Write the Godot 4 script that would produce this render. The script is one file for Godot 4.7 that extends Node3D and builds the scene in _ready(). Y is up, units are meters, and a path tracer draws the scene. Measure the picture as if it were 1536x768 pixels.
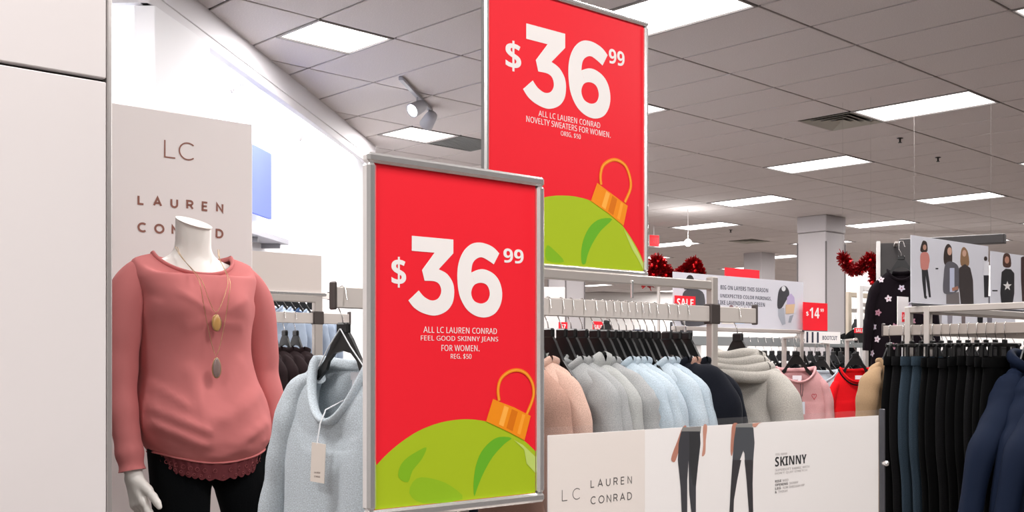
extends Node3D
# A clothing shop: price signs on racks, a mannequin in front of a brand panel, racks of clothes behind.

const F := 1630.0      # focal length in pixels of the 1536 x 768 frame
const CX := 1000.0     # the lens axis meets the frame here
const HY := 542.0
const EYE := 1.45
const CEIL := 3.84
const ANG := 45.5      # the racks run this many degrees right of the view axis
const TURN := 44.5     # rotation of a fixture whose x axis runs along the racks
const GRID_ANG := 42.17
var TA := tan(deg_to_rad(ANG))
var SA := sin(deg_to_rad(ANG))
var CA := cos(deg_to_rad(ANG))
var used := {}
var mats := {}
var rng := RandomNumberGenerator.new()

# ---------------------------------------------------------------- mesh builder
class MB:
	var v := PackedVector3Array()
	var n := PackedVector3Array()
	var c := PackedColorArray()
	var ix := PackedInt32Array()
	var col := Color.WHITE
	var xf := Transform3D()
	func put(p: Vector3, nn: Vector3) -> int:
		v.append(xf * p)
		n.append((xf.basis * nn).normalized())
		c.append(col)
		return v.size() - 1
	func face(pts: Array, out: Vector3) -> void:
		var q: Vector3 = (pts[1] - pts[0]).cross(pts[2] - pts[0])
		if q.dot(out) < 0.0:
			pts.reverse()
			q = -q
		q = q.normalized()
		var b := v.size()
		for p in pts:
			put(p, q)
		for k in range(1, pts.size() - 1):
			ix.append_array([b, b + k + 1, b + k])
	func box(at: Vector3, size: Vector3, bevel := 0.0, turn := Basis()) -> void:
		var h := size * 0.5
		var b: float = minf(bevel, minf(h.x, minf(h.y, h.z)) * 0.9)
		var pt := func(k: int, s: Vector3) -> Vector3:
			var p := Vector3.ZERO
			for j in 3:
				p[j] = s[j] * (h[j] if j == k else h[j] - b)
			return at + turn * p
		for k in 3:
			var i := (k + 1) % 3
			var j := (k + 2) % 3
			for sk in [-1.0, 1.0]:
				var fp := []
				for st in [[-1.0, -1.0], [1.0, -1.0], [1.0, 1.0], [-1.0, 1.0]]:
					var s := Vector3.ZERO
					s[k] = sk
					s[i] = st[0]
					s[j] = st[1]
					fp.append(pt.call(k, s))
				var o := Vector3.ZERO
				o[k] = sk
				face(fp, turn * o)
				if b > 0.0:
					for si in [-1.0, 1.0]:
						var e := []
						for q in [[k, -1.0], [k, 1.0], [i, 1.0], [i, -1.0]]:
							var s := Vector3.ZERO
							s[k] = sk
							s[i] = si
							s[j] = q[1]
							e.append(pt.call(q[0], s))
						var o2 := Vector3.ZERO
						o2[k] = sk
						o2[i] = si
						face(e, turn * o2)
		if b > 0.0:
			for a in 8:
				var s := Vector3(-1.0 if a & 1 else 1.0, -1.0 if a & 2 else 1.0, -1.0 if a & 4 else 1.0)
				face([pt.call(0, s), pt.call(1, s), pt.call(2, s)], turn * s)
	func surf(rows: Array, closed: bool, flip := false) -> void:
		var nr := rows.size()
		var m: int = rows[0].size()
		var acc := PackedVector3Array()
		acc.resize(nr * m)
		var flat := PackedVector3Array()
		for r in rows:
			flat.append_array(r)
		var b := v.size()
		var tri := PackedInt32Array()
		var last := m if closed else m - 1
		for r in nr - 1:
			for k in last:
				var k2 := (k + 1) % m
				var p := r * m + k
				var q := r * m + k2
				var s := (r + 1) * m + k2
				var t := (r + 1) * m + k
				if flip:
					tri.append_array([p, q, s, p, s, t])
				else:
					tri.append_array([p, s, q, p, t, s])
		for k in range(0, tri.size(), 3):
			var a := flat[tri[k]]
			var w := (flat[tri[k + 2]] - a).cross(flat[tri[k + 1]] - a)
			for j in 3:
				acc[tri[k + j]] += w
		for k in flat.size():
			put(flat[k], acc[k] if acc[k].length_squared() > 1e-20 else Vector3.UP)
		for t in tri:
			ix.append(b + t)
	func tube(pts: Array, r, seg := 8, caps := true, flat := 1.0, up := Vector3.UP) -> void:
		# r: a number or one per point; flat squeezes the section across the second axis
		var rows := []
		var m := pts.size()
		var side := Vector3.ZERO
		for k in m:
			var d: Vector3 = (pts[mini(k + 1, m - 1)] - pts[maxi(k - 1, 0)]).normalized()
			if k == 0:
				side = d.cross(up)
				if side.length() < 0.05:
					side = d.cross(Vector3.RIGHT)
			side = (side - d * side.dot(d)).normalized()
			var other := side.cross(d).normalized()
			var rr: float = r if r is float else r[k]
			var row := PackedVector3Array()
			for a in seg:
				var f := TAU * a / seg
				row.append(pts[k] + side * cos(f) * rr + other * sin(f) * rr * flat)
			rows.append(row)
		surf(rows, true)
		if caps:
			for e in [0, m - 1]:
				var dir: Vector3 = (pts[0] - pts[1]) if e == 0 else (pts[m - 1] - pts[m - 2])
				var fan := []
				for p in rows[e]:
					fan.append(p)
				face(fan, dir)
	func lathe(profile: Array, seg := 24) -> void:
		var rows := []
		for p in profile:
			var row := PackedVector3Array()
			for a in seg:
				row.append(Vector3(p[0] * cos(TAU * a / seg), p[1], p[0] * sin(TAU * a / seg)))
			rows.append(row)
		surf(rows, true)
	func poly(pts: PackedVector2Array, z: float, color := Color.WHITE) -> void:
		var t := Geometry2D.triangulate_polygon(pts)
		col = color
		var b := v.size()
		for p in pts:
			put(Vector3(p.x, p.y, z), Vector3.BACK)
		for k in range(0, t.size(), 3):
			var a := pts[t[k]]
			var w := (pts[t[k + 1]] - a).cross(pts[t[k + 2]] - a)
			if w > 0.0:
				ix.append_array([b + t[k], b + t[k + 2], b + t[k + 1]])
			else:
				ix.append_array([b + t[k], b + t[k + 1], b + t[k + 2]])
	func ribbon(pts: Array, w: float, z: float, color := Color.WHITE, closed := false) -> void:
		col = color
		var m := pts.size()
		var L := []
		var R := []
		for k in m:
			var p: Vector2 = pts[k]
			var a: Vector2 = pts[(k - 1 + m) % m] if closed else pts[maxi(k - 1, 0)]
			var e: Vector2 = pts[(k + 1) % m] if closed else pts[mini(k + 1, m - 1)]
			var d1 := (p - a).normalized() if p != a else (e - p).normalized()
			var d2 := (e - p).normalized() if p != e else d1
			var n1 := Vector2(-d1.y, d1.x)
			var n2 := Vector2(-d2.y, d2.x)
			var mid := (n1 + n2).normalized()
			var s := minf(w * 0.5 / maxf(mid.dot(n1), 0.35), w * 1.2)
			L.append(p + mid * s)
			R.append(p - mid * s)
		for k in (m if closed else m - 1):
			var k2 := (k + 1) % m
			face([Vector3(L[k].x, L[k].y, z), Vector3(R[k].x, R[k].y, z), Vector3(R[k2].x, R[k2].y, z), Vector3(L[k2].x, L[k2].y, z)], Vector3.BACK)
	func extrude(pts: PackedVector2Array, z0: float, z1: float) -> void:
		poly(pts, z1, col)
		var t := Geometry2D.triangulate_polygon(pts)
		for k in range(0, t.size(), 3):
			face([Vector3(pts[t[k]].x, pts[t[k]].y, z0), Vector3(pts[t[k + 1]].x, pts[t[k + 1]].y, z0), Vector3(pts[t[k + 2]].x, pts[t[k + 2]].y, z0)], Vector3.FORWARD)
		var area := 0.0
		for k in pts.size():
			area += pts[k].cross(pts[(k + 1) % pts.size()])
		for k in pts.size():
			var a := pts[k]
			var b := pts[(k + 1) % pts.size()]
			var o := Vector2(b.y - a.y, a.x - b.x) * signf(area)
			face([Vector3(a.x, a.y, z0), Vector3(b.x, b.y, z0), Vector3(b.x, b.y, z1), Vector3(a.x, a.y, z1)], Vector3(o.x, o.y, 0))
	func done() -> ArrayMesh:
		var arr := []
		arr.resize(Mesh.ARRAY_MAX)
		arr[Mesh.ARRAY_VERTEX] = v
		arr[Mesh.ARRAY_NORMAL] = n
		arr[Mesh.ARRAY_COLOR] = c
		arr[Mesh.ARRAY_INDEX] = ix
		var m := ArrayMesh.new()
		m.add_surface_from_arrays(Mesh.PRIMITIVE_TRIANGLES, arr)
		return m

# ---------------------------------------------------------------- nodes
func numbered(called: String) -> String:
	var k: int = used.get(called, 0)
	used[called] = k + 1
	return called if k == 0 else "%s_%03d" % [called, k]

func thing(called: String, label: String, category: String, at := Vector3.ZERO, turn := 0.0, group := "") -> Node3D:
	var o := Node3D.new()
	o.name = numbered(called)
	add_child(o)
	o.position = at
	o.rotation_degrees.y = turn
	o.set_meta("label", label)
	o.set_meta("category", category)
	if group:
		o.set_meta("group", group)
	return o

func structure(called: String, at := Vector3.ZERO, turn := 0.0) -> Node3D:
	var o := Node3D.new()
	o.name = called
	add_child(o)
	o.position = at
	o.rotation_degrees.y = turn
	o.set_meta("kind", "structure")
	return o

func part(parent: Node3D, called: String, mesh: Mesh, m: Material, at := Vector3.ZERO, turn := 0.0) -> MeshInstance3D:
	var o := MeshInstance3D.new()
	o.name = called
	o.mesh = mesh
	o.material_override = m
	o.position = at
	o.rotation_degrees.y = turn
	parent.add_child(o, true)
	return o

func box(parent: Node3D, called: String, at: Vector3, size: Vector3, m: Material, bevel := 0.002) -> MeshInstance3D:
	var b := MB.new()
	b.box(Vector3.ZERO, size, bevel)
	return part(parent, called, b.done(), m, at)

func copy(o: Node3D, at: Vector3, turn: float, label := "") -> Node3D:
	var r: Node3D = o.duplicate()
	r.name = numbered(String(o.name).rstrip("0123456789").trim_suffix("_") if String(o.name).right(3).is_valid_int() else String(o.name))
	add_child(r)
	r.position = at
	r.rotation_degrees.y = turn
	if label:
		r.set_meta("label", label)
	return r

# where the ray through a pixel is d metres in front of the lens
func at_px(px: float, py: float, d: float) -> Vector3:
	return Vector3((px - CX) / F * d, EYE + (HY - py) / F * d, -d)

# a point of the rack line number c (x - tan(ANG) d = -c), a metres along it
func on(c: float, a: float, y := 0.0) -> Vector3:
	return Vector3(a * SA, y, -(a * SA + c) / TA)

# a pixel on the upright plane through the rack line c: (metres along, metres above the floor)
func un(px: float, py: float, c: float) -> Vector2:
	var u := (px - CX) / F
	var d := c / (TA - u)
	return Vector2(u * d / SA, EYE + (HY - py) / F * d)

func uns(pts: Array, c: float, o := Vector2.ZERO) -> PackedVector2Array:
	var r := PackedVector2Array()
	for p in pts:
		r.append(un(p[0], p[1], c) - o)
	return r

func smooth(pts: PackedVector2Array, per := 4) -> PackedVector2Array:
	var r := PackedVector2Array()
	var m := pts.size()
	for k in m:
		for j in per:
			r.append(pts[k].cubic_interpolate(pts[(k + 1) % m], pts[(k - 1 + m) % m], pts[(k + 2) % m], float(j) / per))
	return r

# ---------------------------------------------------------------- materials
func mat(key: String, color: Color, rough := 0.6, metal := 0.0, spec := 0.5) -> StandardMaterial3D:
	if not mats.has(key):
		var m := StandardMaterial3D.new()
		m.resource_name = key
		m.albedo_color = color
		m.roughness = rough
		m.metallic = metal
		m.metallic_specular = spec
		mats[key] = m
	return mats[key]

func noise_tex(key: String, freq: float, lo: float, hi: float, size := 256, kind := FastNoiseLite.TYPE_SIMPLEX_SMOOTH, octaves := 3) -> NoiseTexture2D:
	if not mats.has(key):
		var f := FastNoiseLite.new()
		f.seed = key.hash() % 1000
		f.noise_type = kind
		f.frequency = freq
		f.fractal_octaves = octaves
		var t := NoiseTexture2D.new()
		t.width = size
		t.height = size
		t.seamless = true
		t.noise = f
		var g := Gradient.new()
		g.set_color(0, Color(lo, lo, lo))
		g.set_color(1, Color(hi, hi, hi))
		t.color_ramp = g
		mats[key] = t
	return mats[key]

func bump_tex(key: String, freq: float, strength: float, kind := FastNoiseLite.TYPE_SIMPLEX_SMOOTH) -> NoiseTexture2D:
	if not mats.has(key):
		var f := FastNoiseLite.new()
		f.seed = key.hash() % 1000
		f.noise_type = kind
		f.frequency = freq
		f.fractal_octaves = 3
		var t := NoiseTexture2D.new()
		t.width = 512
		t.height = 512
		t.seamless = true
		t.noise = f
		t.as_normal_map = true
		t.bump_strength = strength
		mats[key] = t
	return mats[key]

# cloth: mottled yarn and a fuzzy edge. scale = repeats of the pattern in a metre
func cloth(key: String, color: Color, scale := 5.0, mottle := "yarn", bump := 0.5, rim := 0.25) -> StandardMaterial3D:
	if not mats.has(key):
		var m := mat(key, color, 0.92, 0.0, 0.2)
		m.uv1_triplanar = true
		m.uv1_scale = Vector3(scale, scale, scale) * 2.2
		if mottle == "yarn":
			m.albedo_texture = noise_tex("tex_yarn", 0.05, 0.88, 1.0)
		elif mottle == "heather":
			m.albedo_texture = noise_tex("tex_heather", 0.07, 0.66, 1.0)
		elif mottle == "denim":
			m.albedo_texture = noise_tex("tex_denim", 0.05, 0.55, 1.0)
		if bump > 0.0:
			m.normal_enabled = true
			m.normal_texture = bump_tex("tex_knit_bump", 0.06, 6.0)
			m.normal_scale = bump
		m.rim_enabled = true
		m.rim = rim
		m.rim_tint = 0.6
	return mats[key]

func glow(key: String, color: Color, energy: float) -> StandardMaterial3D:
	if not mats.has(key):
		var m := mat(key, Color(0.9, 0.9, 0.9) * color, 0.5)
		m.emission_enabled = true
		m.emission = color
		m.emission_energy_multiplier = energy
	return mats[key]

func inked(key := "ink", rough := 0.55) -> StandardMaterial3D:      # flat print: its colours are the vertices'
	if not mats.has(key):
		var m := mat(key, Color.WHITE, rough, 0.0, 0.4)
		m.vertex_color_use_as_albedo = true
		m.vertex_color_is_srgb = true
	return mats[key]

func pane(key: String, alpha := 0.06, tint := Color.WHITE) -> StandardMaterial3D:
	if not mats.has(key):
		var m := mat(key, Color(tint.r, tint.g, tint.b, alpha), 0.03, 0.0, 0.25)
		m.transparency = BaseMaterial3D.TRANSPARENCY_ALPHA
	return mats[key]

# ---------------------------------------------------------------- lettering
# a line of type whose capitals fill the box: x0..x1 wide, y0 (foot) .. y1 (head)
func words(parent: Node3D, text: String, x0: float, x1: float, y0: float, y1: float, z: float, m: Material, bold := false, called := "lettering") -> MeshInstance3D:
	var f := SystemFont.new()
	f.font_names = PackedStringArray(["Droid Sans"])
	f.font_weight = 700 if bold else 400
	var t := TextMesh.new()
	t.font = f
	t.text = text
	t.font_size = 64
	t.pixel_size = 0.001
	t.depth = 0.01
	t.curve_step = 2.0
	t.horizontal_alignment = HORIZONTAL_ALIGNMENT_LEFT
	var b := t.get_aabb()
	var o := part(parent, called, t, m)
	o.scale = Vector3((x1 - x0) / maxf(b.size.x, 0.001), (y1 - y0) / maxf(b.size.y, 0.001), 0.02)
	o.position = Vector3(x0 - b.position.x * o.scale.x, y0 - b.position.y * o.scale.y, z)
	return o

func arc(cx: float, cy: float, rx: float, ry: float, a0: float, a1: float, k := 12) -> Array:
	var r := []
	for j in k + 1:
		var a := deg_to_rad(lerpf(a0, a1, float(j) / k))
		r.append(Vector2(cx + rx * cos(a), cy + ry * sin(a)))
	return r

func strokes(ch: String) -> Array:
	match ch:
		"L": return [[Vector2(0, 1), Vector2(0, 0), Vector2(0.6, 0)]]
		"C": return [arc(0.5, 0.5, 0.5, 0.5, 48, 312, 22)]
		"A": return [[Vector2(0, 0), Vector2(0.43, 1), Vector2(0.86, 0)], [Vector2(0.16, 0.32), Vector2(0.7, 0.32)]]
		"U": return [[Vector2(0, 1)] + arc(0.36, 0.36, 0.36, 0.36, 180, 360) + [Vector2(0.72, 1)]]
		"R": return [[Vector2(0, 0), Vector2(0, 1)] + arc(0.38, 0.74, 0.28, 0.26, 90, -90) + [Vector2(0, 0.48)], [Vector2(0.36, 0.48), Vector2(0.7, 0)]]
		"E": return [[Vector2(0.6, 1), Vector2(0, 1), Vector2(0, 0), Vector2(0.6, 0)], [Vector2(0, 0.51), Vector2(0.54, 0.51)]]
		"N": return [[Vector2(0, 0), Vector2(0, 1), Vector2(0.72, 0), Vector2(0.72, 1)]]
		"O": return [arc(0.5, 0.5, 0.5, 0.5, 90, 450, 26)]
		"D": return [[Vector2(0, 0), Vector2(0, 1)] + arc(0.32, 0.5, 0.46, 0.5, 90, -90, 14) + [Vector2(0, 0)]]
	return []

# spaced thin capitals, each drawn with an even stroke
func thin_words(parent: Node3D, text: String, x0: float, x1: float, y0: float, y1: float, w: float, z: float, color: Color) -> void:
	var wide := {"L": 0.6, "C": 0.9, "A": 0.86, "U": 0.72, "R": 0.7, "E": 0.6, "N": 0.72, "O": 1.0, "D": 0.78}
	var total := 0.0
	for ch in text:
		total += wide[ch]
	var h := y1 - y0 - w
	var gap := ((x1 - x0 - w) - total * h) / maxf(text.length() - 1.0, 1.0)
	var x := x0 + w * 0.5
	for ch in text:
		var b := MB.new()
		for s in strokes(ch):
			var p := []
			for q in s:
				p.append(Vector2(x + q.x * h, y0 + w * 0.5 + q.y * h))
			b.ribbon(p, w, z, color)
		x += wide[ch] * h + gap
		part(parent, "letter", b.done(), inked())

# ---------------------------------------------------------------- scene
func _ready() -> void:
	rng.seed = 20
	var cam := Camera3D.new()
	cam.name = "camera"
	add_child(cam)
	cam.position = Vector3(0, EYE, 0)
	var near := 0.05
	cam.set_frustum(768.0 / F * near, Vector2((768.0 - CX) / F * near, (HY - 384.0) / F * near), near, 120.0)
	cam.current = true
	var env := Environment.new()
	env.background_mode = Environment.BG_COLOR
	env.background_color = Color(0.25, 0.25, 0.26)
	env.tonemap_mode = Environment.TONE_MAPPER_LINEAR
	env.tonemap_exposure = 1.0
	env.sdfgi_enabled = true
	env.ssao_enabled = true
	env.ssil_enabled = true
	var we := WorldEnvironment.new()
	we.name = "surroundings"
	we.environment = env
	add_child(we)
	room()
	ceiling()
	ceiling_lights()
	perimeter()
	near_partition()
	brand_panel()
	price_signs()
	sweater_rack()
	jeans_rack()
	mannequin()
	pants_rack()
	left_rack()
	middle_racks()
	background()

const TROFFER_POWER := 8.0

func room() -> void:
	var wall := mat("wall_paint", Color(0.86, 0.85, 0.84), 0.85)
	var fl := mat("carpet", Color(0.45, 0.415, 0.395), 0.95)
	fl.albedo_texture = noise_tex("tex_carpet", 0.09, 0.8, 1.0)
	fl.uv1_triplanar = true
	var f := structure("floor", Vector3(5, -0.1, -15.5))
	box(f, "slab", Vector3.ZERO, Vector3(34, 0.2, 45), fl, 0.0)
	var w := structure("wall_far", Vector3(5, 2.1, -38.1))
	box(w, "face", Vector3.ZERO, Vector3(34, 4.2, 0.2), wall, 0.0)
	w = structure("wall_right", Vector3(22.1, 2.1, -15.5))
	box(w, "face", Vector3.ZERO, Vector3(0.2, 4.2, 45), wall, 0.0)
	w = structure("wall_behind", Vector3(5, 2.1, 7.1))
	box(w, "face", Vector3.ZERO, Vector3(34, 4.2, 0.2), wall, 0.0)
	w = structure("wall_west", Vector3(-12.1, 2.1, -15.5))
	box(w, "face", Vector3.ZERO, Vector3(0.2, 4.2, 45), wall, 0.0)

func cell_at(a: float, b: float) -> Vector3:      # ceiling grid: a counts 0.61 m steps away to the right, b 1.22 m steps away to the left
	var g := deg_to_rad(GRID_ANG)
	var m := 5.816 + 0.6096 * a
	var k := 3.2216 + 1.2192 * b
	return Vector3(m * sin(g) - k * cos(g), CEIL, -m * cos(g) - k * sin(g))

func is_light(a: int, b: int) -> bool:
	if posmod(b, 2) != 1:
		return false
	var k := floori((b - 1) / 2.0)
	return posmod(a - 5 - 3 * k, 6) == 0

func light_here(a: int, q: int) -> bool:
	if not is_light(a, q) or (a == -4 and q == 3) or (a == -1 and q == 5) or (a == 2 and q == 7):
		return false
	var p := cell_at(a + 0.5, q + 0.5)
	var d := -p.z
	if p.x < (-2.9 if d < 5.9 else -9.0 if d > 14.8 else -2.4) or p.x > 13.0 or d < -6.0 or d > 37.0:
		return false
	return p.x > -0.62 * maxf(d, 0.0) - 3.0 and p.x < 0.33 * maxf(d, 0.0) + 3.5

func ceiling() -> void:
	var tile := mat("ceiling_tile", Color(0.83, 0.80, 0.79), 0.95)
	tile.albedo_texture = noise_tex("tex_tile", 0.12, 0.88, 1.0, 256, FastNoiseLite.TYPE_CELLULAR)
	tile.uv1_triplanar = true
	tile.uv1_scale = Vector3(4, 4, 4)
	tile.normal_enabled = true
	tile.normal_texture = bump_tex("tex_tile_bump", 0.09, 4.0, FastNoiseLite.TYPE_CELLULAR)
	tile.normal_scale = 0.4
	var bar := mat("ceiling_grid", Color(0.52, 0.49, 0.48), 0.7)
	var c := structure("ceiling", Vector3(0, 0, 0))
	var b := MB.new()
	b.box(Vector3(5, CEIL + 0.115, -15.5), Vector3(34.4, 0.2, 45.4))
	part(c, "grid", b.done(), bar)
	var tm := MB.new()
	tm.box(Vector3.ZERO, Vector3(0.5876, 0.014, 1.1972), 0.003)
	var mesh := tm.done()
	var hm := MB.new()
	hm.box(Vector3.ZERO, Vector3(0.5876, 0.014, 0.5876), 0.003)
	var half := hm.done()
	var t := 90.0 - GRID_ANG
	var turn := Basis(Vector3.UP, deg_to_rad(t))
	var seen := []
	var rest := MB.new()
	for a in range(-22, 62):
		for q in range(-22, 36):
			var p := cell_at(a + 0.5, q + 0.5)
			if p.x < (-11.5 if p.z < -14.3 else -4.5) or p.x > 21.0 or p.z > 6.0 or p.z < -37.5:
				continue
			var special := light_here(a, q) or (a == 5 and q == 2) or (a == 18 and q == 8) or (a == -3 and q == 3) or (a == 1 and q == 5) or (a == 2 and q == 5) 
			if special:
				continue
			var d := -p.z
			var px := CX + F * p.x / maxf(d, 0.1)
			var py := HY - F * (CEIL - EYE) / maxf(d, 0.1)
			if d > 3.0 and px > -60 and px < 1600 and py > -60:
				seen.append([d, p])
			elif d < 22.0 and p.x < 12.0:
				rest.box(p, Vector3(0.5876, 0.014, 1.1972), 0.0, turn)
	for h in [[5, 2.5], [18, 8.5], [-3, 3.5], [1, 5.5], [2, 5.5]]:
		part(c, "ceiling_tile", half, tile, cell_at(h[0] + 0.5, h[1] + 0.25), t)
	seen.sort_custom(func(x, y): return x[0] < y[0])
	for k in seen.size():
		if k < 290:
			part(c, "ceiling_tile", mesh, tile, seen[k][1], t)
		else:
			rest.box(seen[k][1], Vector3(0.5876, 0.014, 1.1972), 0.0, turn)
	var o := part(c, "far_ceiling_tiles", rest.done(), tile)
	o.set_meta("kind", "stuff")

func troffer(label: String, group: String, at: Vector3, sz: Vector2, power: float) -> void:
	var t := thing("ceiling_light", label, "ceiling light", at, 90.0 - GRID_ANG, group)
	var b := MB.new()
	var fw := 0.018
	b.box(Vector3(0, -0.004, sz.y / 2 - fw / 2), Vector3(sz.x, 0.022, fw), 0.003)
	b.box(Vector3(0, -0.004, -sz.y / 2 + fw / 2), Vector3(sz.x, 0.022, fw), 0.003)
	b.box(Vector3(sz.x / 2 - fw / 2, -0.004, 0), Vector3(fw, 0.022, sz.y - 2 * fw), 0.003)
	b.box(Vector3(-sz.x / 2 + fw / 2, -0.004, 0), Vector3(fw, 0.022, sz.y - 2 * fw), 0.003)
	part(t, "frame", b.done(), mat("light_frame", Color(0.55, 0.53, 0.52), 0.5))
	box(t, "diffuser", Vector3(0, 0.002, 0), Vector3(sz.x - 2 * fw, 0.006, sz.y - 2 * fw), glow("panel_glow", Color(1.0, 0.985, 0.98), 3.0), 0.001)
	var l := AreaLight3D.new()
	l.name = "lamp"
	l.area_size = Vector2(sz.x - 2 * fw, sz.y - 2 * fw)
	l.light_energy = power
	l.light_color = Color(1.0, 0.985, 0.98)
	l.shadow_enabled = true
	l.area_range = 60.0
	l.area_attenuation = 2.0
	t.add_child(l)
	l.position = Vector3(0, -0.018, 0)
	l.rotation_degrees.x = -90

func ceiling_lights() -> void:
	for a in range(-22, 62):
		for q in range(-22, 36):
			if not light_here(a, q):
				continue
			var p := cell_at(a + 0.5, q + 0.5)
			troffer("long bright panel light set flush in the grey tiled ceiling", "long panel lights in the ceiling", p, Vector2(0.6096, 1.2192), TROFFER_POWER)
	troffer("square bright panel light in the ceiling beside the white bulkhead", "square panel lights by the bulkhead", cell_at(-2.5, 3.25), Vector2(0.6096, 0.6096), TROFFER_POWER * 0.6)
	troffer("square bright panel light in the ceiling beside the white bulkhead", "square panel lights by the bulkhead", cell_at(1.5, 5.25), Vector2(0.6096, 0.6096), TROFFER_POWER * 0.6)
	# supply diffusers: nested square louvres
	for s in [[5.5, 2.25, "square louvred air diffuser touching the end of a long panel light"], [18.5, 8.25, "small far square louvred air diffuser in the tiled ceiling"]]:
		var t := thing("air_diffuser", s[2], "air vent", cell_at(s[0], s[1]), 90.0 - GRID_ANG)
		var m := mat("vent_metal", Color(0.62, 0.61, 0.57), 0.6)
		box(t, "backing", Vector3(0, 0.011, 0), Vector3(0.59, 0.004, 0.59), mat("grille_metal", Color(0.4, 0.4, 0.39), 0.6), 0.0)
		for k in 4:
			var r := 0.295 - 0.072 * k
			var b := MB.new()
			var rows := []
			for q in [[r, -0.012], [r - 0.006, -0.014], [r - 0.058, 0.006], [r - 0.056, 0.009], [r, -0.010]]:
				rows.append(PackedVector3Array([Vector3(q[0], q[1], q[0]), Vector3(-q[0], q[1], q[0]), Vector3(-q[0], q[1], -q[0]), Vector3(q[0], q[1], -q[0])]))
			for k2 in 4:
				for e in rows.size() - 1:
					var n2 := (k2 + 1) % 4
					b.face([rows[e][k2], rows[e][n2], rows[e + 1][n2], rows[e + 1][k2]], Vector3(0, -1, 0))
			part(t, "louvre", b.done(), m)
	var g := thing("return_grille", "dark square return air grille beside a square panel light", "air vent", cell_at(2.5, 5.25), 90.0 - GRID_ANG)
	box(g, "backing", Vector3(0, 0.008, 0), Vector3(0.59, 0.004, 0.59), mat("grille_metal", Color(0.4, 0.4, 0.39), 0.6), 0.0)
	for k in 18:
		box(g, "slat", Vector3(-0.27 + k * 0.0318, -0.002, 0), Vector3(0.012, 0.014, 0.57), mat("grille_metal", Color(0.4, 0.4, 0.39), 0.6), 0.001)
	var fb := MB.new()
	for s in [-1, 1]:
		fb.box(Vector3(0.293 * s, -0.003, 0), Vector3(0.02, 0.018, 0.606), 0.002)
		fb.box(Vector3(0, -0.003, 0.293 * s), Vector3(0.566, 0.018, 0.02), 0.002)
	part(g, "frame", fb.done(), mat("grille_metal", Color(0.4, 0.4, 0.39), 0.6))
	# small pendent sprinklers
	for s in [[1407, 243], [1096, 352], [1350, 214]]:
		var d: float = F * (CEIL - EYE) / (HY - s[1] + 8)
		var t := thing("sprinkler", "small dark sprinkler head under the ceiling tiles", "sprinkler", at_px(s[0], s[1] - 8, d) * Vector3(1, 0, 1) + Vector3(0, CEIL - 0.007, 0), 0, "ceiling sprinklers")
		var b := MB.new()
		b.lathe([[0.0, -0.001], [0.035, -0.002], [0.035, -0.006], [0.012, -0.010], [0.010, -0.045], [0.0, -0.045]], 12)
		part(t, "body", b.done(), mat("sprinkler_metal", Color(0.2, 0.19, 0.19), 0.4, 0.8))
		b = MB.new()
		b.lathe([[0.0, -0.050], [0.022, -0.049], [0.022, -0.053], [0.0, -0.054]], 12)
		b.tube([Vector3(0.012, -0.04, 0), Vector3(0.006, -0.052, 0)], 0.002, 6)
		b.tube([Vector3(-0.012, -0.04, 0), Vector3(-0.006, -0.052, 0)], 0.002, 6)
		part(t, "deflector", b.done(), mat("sprinkler_metal", Color(0.2, 0.19, 0.19), 0.4, 0.8))

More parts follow.
